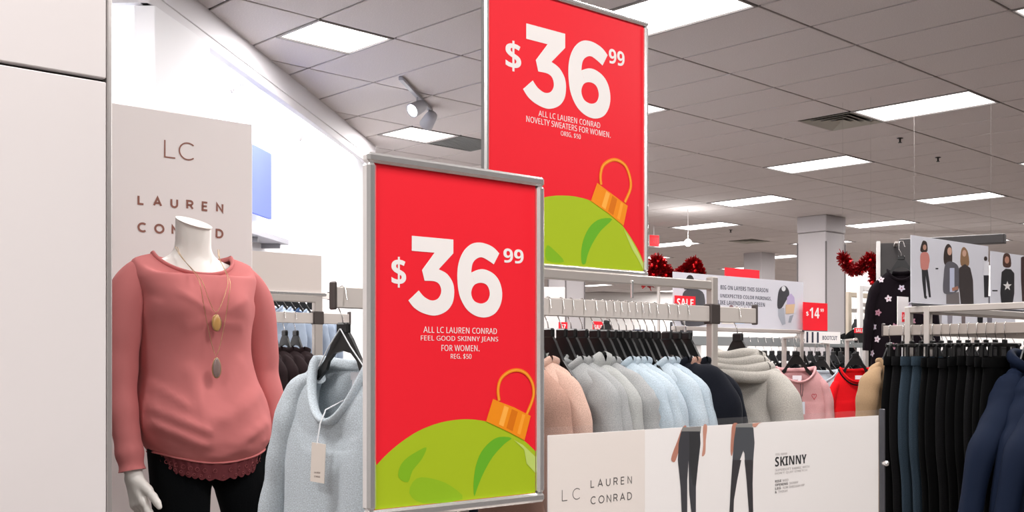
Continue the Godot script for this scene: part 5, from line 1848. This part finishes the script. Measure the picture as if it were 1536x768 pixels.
	var rd := hang_knit("sweater", "bright red sweater with a black striped neckband and blue tag", "sweater", pr, 4, "kred", {"seed": 52, "w": 0.125, "nk": 0.085, "df": 0.075, "dp": 0.045, "sr": 0.04, "band": 0.006}, red)
	var nb := MB.new()
	var loop := []
	for k in 49:
		var f := TAU * k / 48.0
		loop.append(Vector3(0.096 * cos(f), -0.044 - (0.086 if sin(f) > 0 else 0.012) * pow(absf(sin(f)), 1.4), 0.056 * sin(f)))
	nb.tube(loop, 0.0045, 6, false, 1.0, Vector3(0, 0, 1))
	part(rd, "neck_stripe", nb.done(), trim)
	garment_tag(rd, Vector3(0.02, -0.10, 0.052), Color(0.13, 0.22, 0.55))
	var pb := at_px(1232, HY - 4, 6.6)
	hook_stand(pb, -20, "slim steel stand behind the white top between pink and red")
	hanger(pb, -20, "black hanger inside the white top between pink and red", "")
	hang_knit("sweater", "white top peeking out between pink and red sweaters", "sweater", pb, -20, "kpink", {}, cloth("knit_white", Color(0.84, 0.87, 0.90), 7.0))
	# the tight row of dark tops behind
	var dk := cloth("dark_knit", Color(0.07, 0.075, 0.08), 6.0)
	for k in 16:
		var a := un(1112 + 11.5 * k, 520, c).x
		hanger(on(c, a, y), -ANG, "black hanger in the long row on the middle rack", "hangers on the middle rack", rng.randf_range(-5, 5))
		if k % 2 == 0:
			hang_knit("dark_top", "dark knitted top in the long row on the middle rack", "top", on(c, a, y), -ANG, "kd", {}, dk, "dark tops on the middle rack")

func hook_stand(at: Vector3, turn: float, label: String) -> void:
	var back := Basis(Vector3.UP, deg_to_rad(turn)) * Vector3(0, 0, -0.20)
	var t := thing("hook_stand", label, "clothes stand", Vector3(at.x, 0, at.z) + back, turn)
	box(t, "post", Vector3(0, (at.y + 0.098) / 2, 0), Vector3(0.022, at.y + 0.098, 0.022), steel(), 0.003)
	box(t, "arm", Vector3(0, at.y + 0.0926, 0.11), Vector3(0.016, 0.012, 0.22), steel(), 0.002)
	box(t, "foot", Vector3(0, 0.012, 0.05), Vector3(0.30, 0.024, 0.34), steel(), 0.003)

func garment_tag(t: Node3D, at: Vector3, col: Color) -> void:
	var b := MB.new()
	b.box(at + Vector3(0, 0.012, -0.035), Vector3(0.05, 0.022, 0.002))
	b.box(at + Vector3(0.008, -0.008, -0.02), Vector3(0.018, 0.03, 0.002))
	part(t, "neck_label", b.done(), mat("label_white", Color(0.88, 0.88, 0.9), 0.7))
	b = MB.new()
	b.box(at + Vector3(0.008, -0.145, 0.022), Vector3(0.030, 0.065, 0.002))
	var g := part(t, "price_tag", b.done(), mat("tag_%s" % col.to_html(), col, 0.6))
	b = MB.new()
	b.tube([at + Vector3(0.008, -0.02, 0.0), at + Vector3(0.0, -0.06, 0.02), at + Vector3(0.008, -0.115, 0.022)], 0.0018, 5)
	b.tube([at + Vector3(0.02, -0.02, 0.0), at + Vector3(0.014, -0.05, 0.018), at + Vector3(0.008, -0.085, 0.022)], 0.0018, 5)
	part(g, "string", b.done(), mat("string_dark", Color(0.25, 0.18, 0.2), 0.7))

func red_card(called: String, label: String, x0: float, x1: float, y0: float, y1: float, d: float, lines: Array, stand := false) -> void:
	var p := at_px(x0, y1, d)
	var w := un_at(x1, y1, p * Vector3(1, 0, 1), ANG).x
	var h := (y1 - y0) / F * d
	var t := thing(called, label, "sign", p, TURN)
	box(t, "card", Vector3(w / 2, h / 2, 0), Vector3(w, h, 0.003), mat("poster_red", Color(0.93, 0.125, 0.185), 0.42), 0.0)
	for e in lines:
		words(t, e[0], e[1] * w, e[2] * w, e[3] * h, e[4] * h, 0.0018, mat("type_white", Color(0.93, 0.91, 0.90), 0.55), true)
	box(t, "holder", Vector3(w / 2, -0.006, -0.003), Vector3(w, 0.012, 0.010), mat("channel_grey", Color(0.35, 0.35, 0.37), 0.3, 0.4), 0.001)
	if stand:
		box(t, "stem", Vector3(w / 2, -p.y / 2, -0.003), Vector3(0.014, p.y - 0.02, 0.012), chrome(), 0.002)
		box(t, "base", Vector3(w / 2, -p.y + 0.01, -0.003), Vector3(0.25, 0.02, 0.25), chrome(), 0.004)
	else:
		box(t, "stem", Vector3(w / 2, -0.08, -0.003), Vector3(0.008, 0.14, 0.006), chrome(), 0.001)

# ---------------------------------------------------------------- far things
func tinsel(label: String, pts: Array, r: float, n: int, seed_: int) -> void:
	var rg := RandomNumberGenerator.new()
	rg.seed = seed_
	var o: Vector3 = pts[0]
	var t := thing("tinsel_garland", label, "garland", o)
	var b := MB.new()
	for k in n:
		var u := rg.randf()
		var p := cat(pts, u) - o
		var d := Vector3(rg.randfn(), rg.randfn(), rg.randfn()).normalized()
		var s := d.cross(Vector3(rg.randfn(), rg.randfn(), rg.randfn()).normalized()).normalized() * rg.randf_range(0.006, 0.012)
		var L := r * rg.randf_range(0.6, 1.15)
		b.face([p - s, p + s, p + d * L + s * 0.5, p + d * L - s * 0.5], d.cross(s))
	part(t, "tinsel", b.done(), mat("tinsel_red", Color(0.55, 0.02, 0.05), 0.28, 0.5))
	b = MB.new()
	var core := []
	for k in 17:
		core.append(cat(pts, k / 16.0) - o)
	b.tube(core, 0.012, 6)
	part(t, "cord", b.done(), mat("cord_dark", Color(0.15, 0.02, 0.03), 0.6))
	if label.contains("column"):
		for e in [pts[0], pts[3]]:
			box(t, "wire", Vector3(e.x - o.x, (CEIL + e.y) / 2 - o.y, e.z - o.z), Vector3(0.0012, CEIL - e.y, 0.0012), mat("wire_grey", Color(0.5, 0.48, 0.47), 0.5), 0.0)
	for k in 7:
		var g := MB.new()
		var prof := []
		for j in 9:
			prof.append([0.016 * sin(PI * j / 8.0), 0.016 * cos(PI * j / 8.0)])
		g.lathe(prof, 12)
		part(t, "bauble", g.done(), mat("bauble_red", Color(0.85, 0.05, 0.08), 0.12, 0.6), cat(pts, (k + 0.5) / 7.0) - o + Vector3(rg.randf_range(-1, 1), rg.randf_range(-1, 1), 1.0) * r * 0.6)

func column(x: float, z: float, size: float, n: int) -> void:
	var w := structure("column" if n == 0 else "column_%03d" % n, Vector3(x, 0, z), 90.0 - GRID_ANG)
	var p := mat("column_paint", Color(0.66, 0.64, 0.645), 0.6)
	box(w, "shaft", Vector3(0, 1.78, 0), Vector3(size, 3.56, size), p, 0.012)
	box(w, "cap", Vector3(0, 3.7, 0), Vector3(size + 0.02, 0.27, size + 0.02), p, 0.012)
	for s in [[-1, 1], [1, 1], [-1, -1], [1, -1]]:
		box(w, "corner_guard", Vector3(s[0] * size / 2, 1.7, s[1] * size / 2), Vector3(0.026, 3.4, 0.026), mat("corner_grey", Color(0.36, 0.34, 0.34), 0.5, 0.3), 0.006)

func background() -> void:
	# columns: nearest corner on the given pixel
	var g := deg_to_rad(90.0 - GRID_ANG)
	for e in [[1239.0, 17.6, 0.56], [848.5, 21.0, 0.5]]:
		var q := at_px(e[0], HY, e[1])
		var s: float = e[2] / 2
		var toward := Vector3(cos(g) * -s + sin(g) * s, 0, sin(g) * s + cos(g) * s)
		column(q.x - toward.x, q.z - toward.z, e[2], 0 if e[0] > 1000 else 1)
	tinsel("red tinsel garland with baubles draped beside the white column", [at_px(1264, 384, 10.0), at_px(1276, 404, 10.0), at_px(1292, 402, 9.9), at_px(1306, 388, 9.8), at_px(1312, 408, 9.8), at_px(1314, 424, 9.8)], 0.07, 2600, 3)
	tinsel("red tinsel bunch right behind the taller red sign", [at_px(972, 424, 9.7), at_px(982, 404, 9.7), at_px(986, 392, 9.7), at_px(994, 404, 9.7), at_px(1006, 414, 9.7)], 0.075, 2200, 4)
	tinsel("red tinsel bunch above the SALE card", [at_px(1020, 412, 9.7), at_px(1030, 404, 9.7), at_px(1040, 394, 9.7), at_px(1046, 404, 9.7), at_px(1052, 414, 9.7)], 0.065, 2000, 5)
	# garland post stands
	for e in [[988, 9.75, "slim post holding a red tinsel bunch behind the taller red sign"], [1037, 9.75, "slim post holding a red tinsel bunch above the SALE card"]]:
		var q := at_px(e[0], 412, e[1])
		var t := thing("display_post", e[2], "post", Vector3(q.x, 0, q.z))
		var b := MB.new()
		b.tube([Vector3(0, 0.02, 0), Vector3(0, q.y, 0)], 0.014, 10)
		part(t, "pole", b.done(), steel())
		b = MB.new()
		b.lathe([[0.0, 0.03], [0.15, 0.022], [0.16, 0.0], [0.0, 0.0]], 20)
		part(t, "base", b.done(), steel())
	# hanging exit sign
	var ex := at_px(981.5, 361, 19.0)
	var t := thing("exit_sign", "small lit red exit sign hanging from the ceiling", "exit sign", ex, 30)
	box(t, "housing", Vector3(0, 0, -0.02), Vector3(0.20, 0.20, 0.04), mat("exit_white", Color(0.8, 0.78, 0.78), 0.5), 0.004)
	box(t, "lit_face", Vector3(0, 0, 0.003), Vector3(0.19, 0.19, 0.006), glow("exit_glow", Color(0.85, 0.02, 0.10), 0.7), 0.001)
	words(t, "EXIT", -0.08, 0.08, -0.05, 0.05, 0.006, mat("exit_type", Color(0.75, 0.25, 0.3), 0.5))
	box(t, "rod", Vector3(0, (CEIL - ex.y + 0.1) / 2, -0.02), Vector3(0.012, CEIL - ex.y - 0.1, 0.012), mat("exit_white", Color(0.8, 0.78, 0.78), 0.5), 0.001)
	var sp := at_px(1032, 364, 17.0)
	t = thing("globe_lamp", "small glowing globe lamp hanging under the far ceiling", "lamp", sp)
	var b := MB.new()
	var prof := []
	for j in 11:
		prof.append([0.06 * sin(PI * j / 10.0), 0.06 * cos(PI * j / 10.0)])
	b.lathe(prof, 18)
	part(t, "bulb", b.done(), glow("globe_glow", Color(1, 0.97, 0.94), 4.0))
	box(t, "rod", Vector3(0, (CEIL - sp.y + 0.05) / 2, 0), Vector3(0.008, CEIL - sp.y - 0.05, 0.008), mat("exit_white", Color(0.8, 0.78, 0.78), 0.5), 0.001)
	var ol := OmniLight3D.new()
	ol.name = "lamp"
	ol.light_energy = 0.6
	ol.light_size = 0.05
	ol.omni_range = 30.0
	ol.shadow_enabled = true
	t.add_child(ol)
	# long dark header hung from the ceiling
	var h0 := at_px(1351, 366, 10.2)
	var h1 := at_px(1508, 359, 9.75)
	h1.y = h0.y
	t = thing("hanging_header", "long dark header beam hung above the photo cards", "header beam", (h0 + h1) / 2, rad_to_deg(atan2(-(h1 - h0).z, (h1 - h0).x)))
	box(t, "beam", Vector3.ZERO, Vector3(h0.distance_to(h1), 0.085, 0.10), mat("header_dark", Color(0.20, 0.185, 0.185), 0.55), 0.006)
	for x in [-0.35, 0.35]:
		box(t, "hanger_rod", Vector3(x, (CEIL - h0.y) / 2 + 0.02, 0), Vector3(0.0016, CEIL - h0.y - 0.04, 0.0016), mat("wire_grey", Color(0.5, 0.48, 0.47), 0.5), 0.0)
	# far red banner card and white bulkhead behind it
	red_card("sale_banner", "far red card showing above the layers card", 1087, 1139, 401, 432, 10.5, [["SALE", 0.1, 0.9, 0.15, 0.55]], true)
	t = thing("bulkhead_box", "small white bulkhead box at the far ceiling", "bulkhead", at_px(1139, 424, 24.0), 90.0 - GRID_ANG)
	box(t, "box", Vector3(0, (CEIL - t.position.y) / 2, 0), Vector3(0.5, CEIL - t.position.y, 0.5), mat("column_paint", Color(0.66, 0.64, 0.645), 0.6), 0.01)
	floral_dress()
	white_display()
	gap_things()

func floral_dress() -> void:
	var at := at_px(1352, 388, 6.3)
	hanger(at, -10, "black hanger of the floral dress", "")
	var m := cloth("plum_black", Color(0.085, 0.06, 0.08), 6.0)
	var t := hang_knit("dress", "very dark plum dress with scattered pale flowers on a high hook", "dress", at, -10, "kdress", {"seed": 61, "w": 0.155, "sr": 0.05, "dp": 0.05, "len": 0.85, "sl": 0.5, "flare": 0.25, "out": 0.03, "df": 0.06}, m)
	var src: ArrayMesh = knit("kdress", {}).body
	var arr := src.surface_get_arrays(0)
	var v: PackedVector3Array = arr[Mesh.ARRAY_VERTEX]
	var n: PackedVector3Array = arr[Mesh.ARRAY_NORMAL]
	var b: MB
	var rg := RandomNumberGenerator.new()
	rg.seed = 8
	var placed := []
	for tries in 900:
		var k := rg.randi() % v.size()
		if v[k].z < 0.015 or v[k].y > -0.09:
			continue
		var ok := true
		for q in placed:
			if q.distance_to(v[k]) < 0.075:
				ok = false
		if not ok:
			continue
		placed.append(v[k])
		var nn := n[k]
		if nn.z < 0:
			nn = -nn
		var sx := Vector3.UP.cross(nn).normalized()
		var sy := nn.cross(sx).normalized()
		b = MB.new()
		b.xf = Transform3D(Basis(sx, sy, nn), v[k])
		var pts := PackedVector2Array()
		var rot := rg.randf() * TAU
		for j in 20:
			var f := TAU * j / 20.0
			pts.append(Vector2(cos(f + rot), sin(f + rot)) * 0.017 * (1.0 + 0.3 * cos(5.0 * f)))
		b.poly(pts, 0.002, [Color(0.80, 0.75, 0.78), Color(0.62, 0.44, 0.50), Color(0.74, 0.70, 0.76)][placed.size() % 3])
		var ctr := PackedVector2Array()
		for j in 8:
			ctr.append(Vector2(cos(TAU * j / 8.0), sin(TAU * j / 8.0)) * 0.004)
		b.poly(ctr, 0.003, Color(0.45, 0.18, 0.22))
		part(t, "flower", b.done(), inked())
	# what it hangs on: a tall dark backing board with a hook arm
	var bd := thing("display_board", "dark backing board on a white post behind the floral dress", "display board", Vector3(at.x + 0.02, 0, at.z - 0.16), -10)
	box(bd, "board", Vector3(0.02, at.y - 0.02, -0.02), Vector3(0.26, 0.26, 0.02), mat("header_dark", Color(0.20, 0.185, 0.185), 0.55), 0.003)
	box(bd, "post", Vector3(-0.12, (at.y + 0.12) / 2, 0), Vector3(0.025, at.y + 0.12, 0.03), mat("white_enamel", Color(0.86, 0.85, 0.84), 0.4), 0.003)
	box(bd, "arm", Vector3(-0.02, at.y + 0.0926, 0.08), Vector3(0.02, 0.012, 0.2), steel(), 0.002)
	box(bd, "foot", Vector3(-0.05, 0.012, 0), Vector3(0.4, 0.024, 0.4), mat("white_enamel", Color(0.86, 0.85, 0.84), 0.4), 0.003)
	# white stand card with a red SALE tab
	var cp := at_px(1346, 497, 5.6)
	var c := thing("stand_card", "tall white stand card with a red SALE tab beside the dress", "sign", cp, 40)
	box(c, "card", Vector3(0.045, 0.09, 0), Vector3(0.09, 0.18, 0.004), mat("card_white", Color(0.885, 0.865, 0.85), 0.5), 0.0)
	box(c, "red_tab", Vector3(0.062, 0.075, 0.003), Vector3(0.054, 0.05, 0.003), mat("poster_red", Color(0.93, 0.125, 0.185), 0.42), 0.0)
	words(c, "SALE", 0.039, 0.085, 0.063, 0.088, 0.0048, mat("type_white", Color(0.93, 0.91, 0.90), 0.55), true)
	box(c, "stem", Vector3(0.045, -0.08, -0.002), Vector3(0.008, 0.16, 0.006), chrome(), 0.001)

func white_display() -> void:
	# white open frames with black garments, and the pale wall behind them
	var w := structure("wall_inner", at_px(1330, HY, 20.0) * Vector3(1, 0, 1) + Vector3(1.2, 1.6, 0), 0)
	box(w, "face", Vector3.ZERO, Vector3(4.0, 3.2, 0.15), mat("wall_paint", Color(0.86, 0.85, 0.84), 0.85), 0.0)
	var en := mat("white_enamel", Color(0.86, 0.85, 0.84), 0.4)
	var cream := mat("cream_wood", Color(0.74, 0.69, 0.62), 0.5)
	var dk := cloth("black_twill", Color(0.045, 0.047, 0.05), 6.0, "denim", 0.3, 0.08)
	for e in [[1273, 438, 8.6, cream, "narrow cream open frame rack behind the BOOTCUT card"], [1290, 428, 8.2, en, "white open frame rack behind the BOOTCUT card"]]:
		var p := at_px(e[0], e[1], e[2])
		var t := thing("frame_rack", e[4], "clothes rack", Vector3(p.x, 0, p.z), TURN)
		for x in [0.0, 0.42]:
			box(t, "upright", Vector3(x, p.y / 2, 0), Vector3(0.045, p.y, 0.03), e[3], 0.003)
			box(t, "foot", Vector3(x, 0.012, 0.0), Vector3(0.06, 0.024, 0.4), e[3], 0.003)
		box(t, "top_bar", Vector3(0.21, p.y - 0.02, 0), Vector3(0.375, 0.04, 0.03), e[3], 0.003)
		rail(t, 0.03, 0.39, p.y - 0.13, steel(), 0.0, 0.03, false)
		for k in 3:
			var q := along(Vector3(p.x, 0, p.z), ANG, 0.1 + 0.11 * k, p.y - 0.13 - 0.0986)
			hanger(q, -ANG, "black hanger of a black top on the open frame racks", "hangers on the open frame racks")
			hang_knit("black_top", "black top hanging in the open frame racks", "top", q, -ANG, "kd", {}, dk, "black tops in the open frame racks")

func gap_things() -> void:
	# what shows through the sweater rack
	var en := mat("white_enamel", Color(0.86, 0.85, 0.84), 0.4)
	var p := at_px(822, HY, 9.5) * Vector3(1, 0, 1)
	var t := thing("cabinet", "white display cabinet seen through the sweater rack", "cabinet", p, 8)
	box(t, "body", Vector3(0, 1.05, -0.2), Vector3(0.30, 2.1, 0.4), en, 0.006)
	box(t, "panel", Vector3(0.03, EYE + 0.05, 0.006), Vector3(0.16, 0.28, 0.01), mat("cabinet_grey", Color(0.50, 0.51, 0.48), 0.5), 0.003)
	p = at_px(905, HY, 11.0) * Vector3(1, 0, 1)
	t = thing("shelf_unit", "dark backed shelf unit with folded goods seen through the sweater rack", "shelf unit", p, 10)
	box(t, "back", Vector3(0, 0.82, -0.2), Vector3(0.55, 1.64, 0.02), mat("shelf_back", Color(0.60, 0.57, 0.57), 0.6), 0.0)
	for s in [-0.28, 0.28]:
		box(t, "side", Vector3(s, 0.82, 0), Vector3(0.02, 1.64, 0.42), en, 0.002)
	for k in 6:
		box(t, "shelf", Vector3(0, 0.12 + 0.3 * k, 0), Vector3(0.54, 0.02, 0.40), en, 0.002)
	for k in 12:
		var fc: Color = [Color(0.12, 0.11, 0.13), Color(0.55, 0.16, 0.22), Color(0.30, 0.29, 0.31), Color(0.62, 0.40, 0.44)][k % 4]
		var f := thing("folded_top", ["black folded top on the far shelf unit", "red folded top on the far shelf unit", "grey folded top on the far shelf unit", "rose folded top on the far shelf unit"][k % 4], "folded top", along(p, 80.0, -0.2 + 0.13 * (k % 4), 1.03 + 0.3 * (k / 4) - (0.0 if k < 8 else 0.0), 0.05), 10, "folded tops on the far shelf unit")
		box(f, "fold", Vector3(0, 0.035 if k < 8 else 0.035, 0), Vector3(0.11, 0.05, 0.22), mat("fold_%d" % (k % 4), fc, 0.9), 0.02)
		box(f, "fold", Vector3(0, 0.085, 0), Vector3(0.108, 0.045, 0.21), mat("fold_%d" % (k % 4), fc, 0.9), 0.02)
	red_card("price_card", "small red card behind the hangers of the sweater rack", 889, 905, 482, 499, 8.5, [["SALE", 0.15, 0.85, 0.3, 0.7]], true)
	red_card("price_card", "tiny red card beside the white cabinet", 838, 851, 483, 496, 8.4, [["57", 0.2, 0.8, 0.25, 0.75]], true)
	# black garments on a stand
	var q := at_px(910, 484, 7.3)
	var st := thing("garment_stand", "steel stand with a black cape seen through the sweater rack", "clothes rack", Vector3(q.x, 0, q.z))
	box(st, "post", Vector3(0, (q.y + 0.1) / 2, -0.06), Vector3(0.025, q.y + 0.1, 0.025), steel(), 0.003)
	box(st, "arm", Vector3(0, q.y + 0.0926, 0.0), Vector3(0.018, 0.012, 0.14), steel(), 0.002)
	box(st, "foot", Vector3(0, 0.012, 0), Vector3(0.4, 0.024, 0.4), steel(), 0.003)
	hanger(q, 5, "black hanger of the black cape", "")
	hang_knit("cape", "black cape hanging on a stand seen through the sweater rack", "cape", q, 5, "kcape", {"seed": 71, "w": 0.17, "len": 0.5, "sl": 0.42}, cloth("black_twill", Color(0.045, 0.047, 0.05), 6.0, "denim", 0.3, 0.08))
	# the navy brand card on a table
	q = at_px(949, 509, 8.8)
	t = thing("brand_card", "small navy card with white letters on a white table", "sign", q, 20)
	box(t, "card", Vector3(0.05, 0.04, 0), Vector3(0.10, 0.08, 0.004), mat("print_navy2", Color(0.12, 0.15, 0.27), 0.5), 0.0)
	words(t, "APT 9", 0.018, 0.082, 0.028, 0.052, 0.0024, mat("type_white", Color(0.93, 0.91, 0.90), 0.55), true)
	t = thing("table", "white display table behind the sweater rack", "table", Vector3(q.x + 0.05, 0, q.z - 0.1), 20)
	box(t, "table_top", Vector3(0, q.y - 0.02, 0), Vector3(0.95, 0.04, 0.5), en, 0.004)
	for s in [[-0.44, -0.2], [0.44, -0.2], [-0.44, 0.2], [0.44, 0.2]]:
		box(t, "leg", Vector3(s[0], (q.y - 0.04) / 2, s[1]), Vector3(0.04, q.y - 0.04, 0.04), en, 0.003)
	# dark pillar panel
	p = at_px(1022, HY, 6.8) * Vector3(1, 0, 1)
	t = thing("mirror_stand", "tall dark grey panel stand between the racks", "panel stand", p, TURN)
	box(t, "panel", Vector3(0, (EYE + 0.245) / 2, 0), Vector3(0.17, EYE + 0.245, 0.04), mat("panel_dark", Color(0.22, 0.22, 0.23), 0.4), 0.004)
	box(t, "foot", Vector3(0, 0.012, 0), Vector3(0.3, 0.024, 0.35), mat("panel_dark", Color(0.22, 0.22, 0.23), 0.4), 0.003)
	# a rack with bare steel hangers
	var c := 8.2
	t = thing("garment_rack", "far steel rack of bare hangers behind the pale blue sweaters", "clothes rack", on(c, 0), TURN)
	var a0 := un(922, 500, c).x
	rail(t, a0, a0 + 0.6, EYE + 0.19, steel(), 0.0, 0.04)
	for x in [a0 + 0.05, a0 + 0.55]:
		box(t, "upright", Vector3(x, (EYE + 0.16) / 2, 0), Vector3(0.03, EYE + 0.16, 0.03), steel(), 0.003)
		box(t, "foot", Vector3(x, 0.012, 0), Vector3(0.05, 0.024, 0.5), steel(), 0.003)
	for k in 9:
		hanger(on(c, a0 + 0.1 + 0.05 * k, EYE + 0.19 - 0.0986), -ANG, "black hanger on the far bare rack", "hangers on the far bare rack", rng.randf_range(-5, 5))
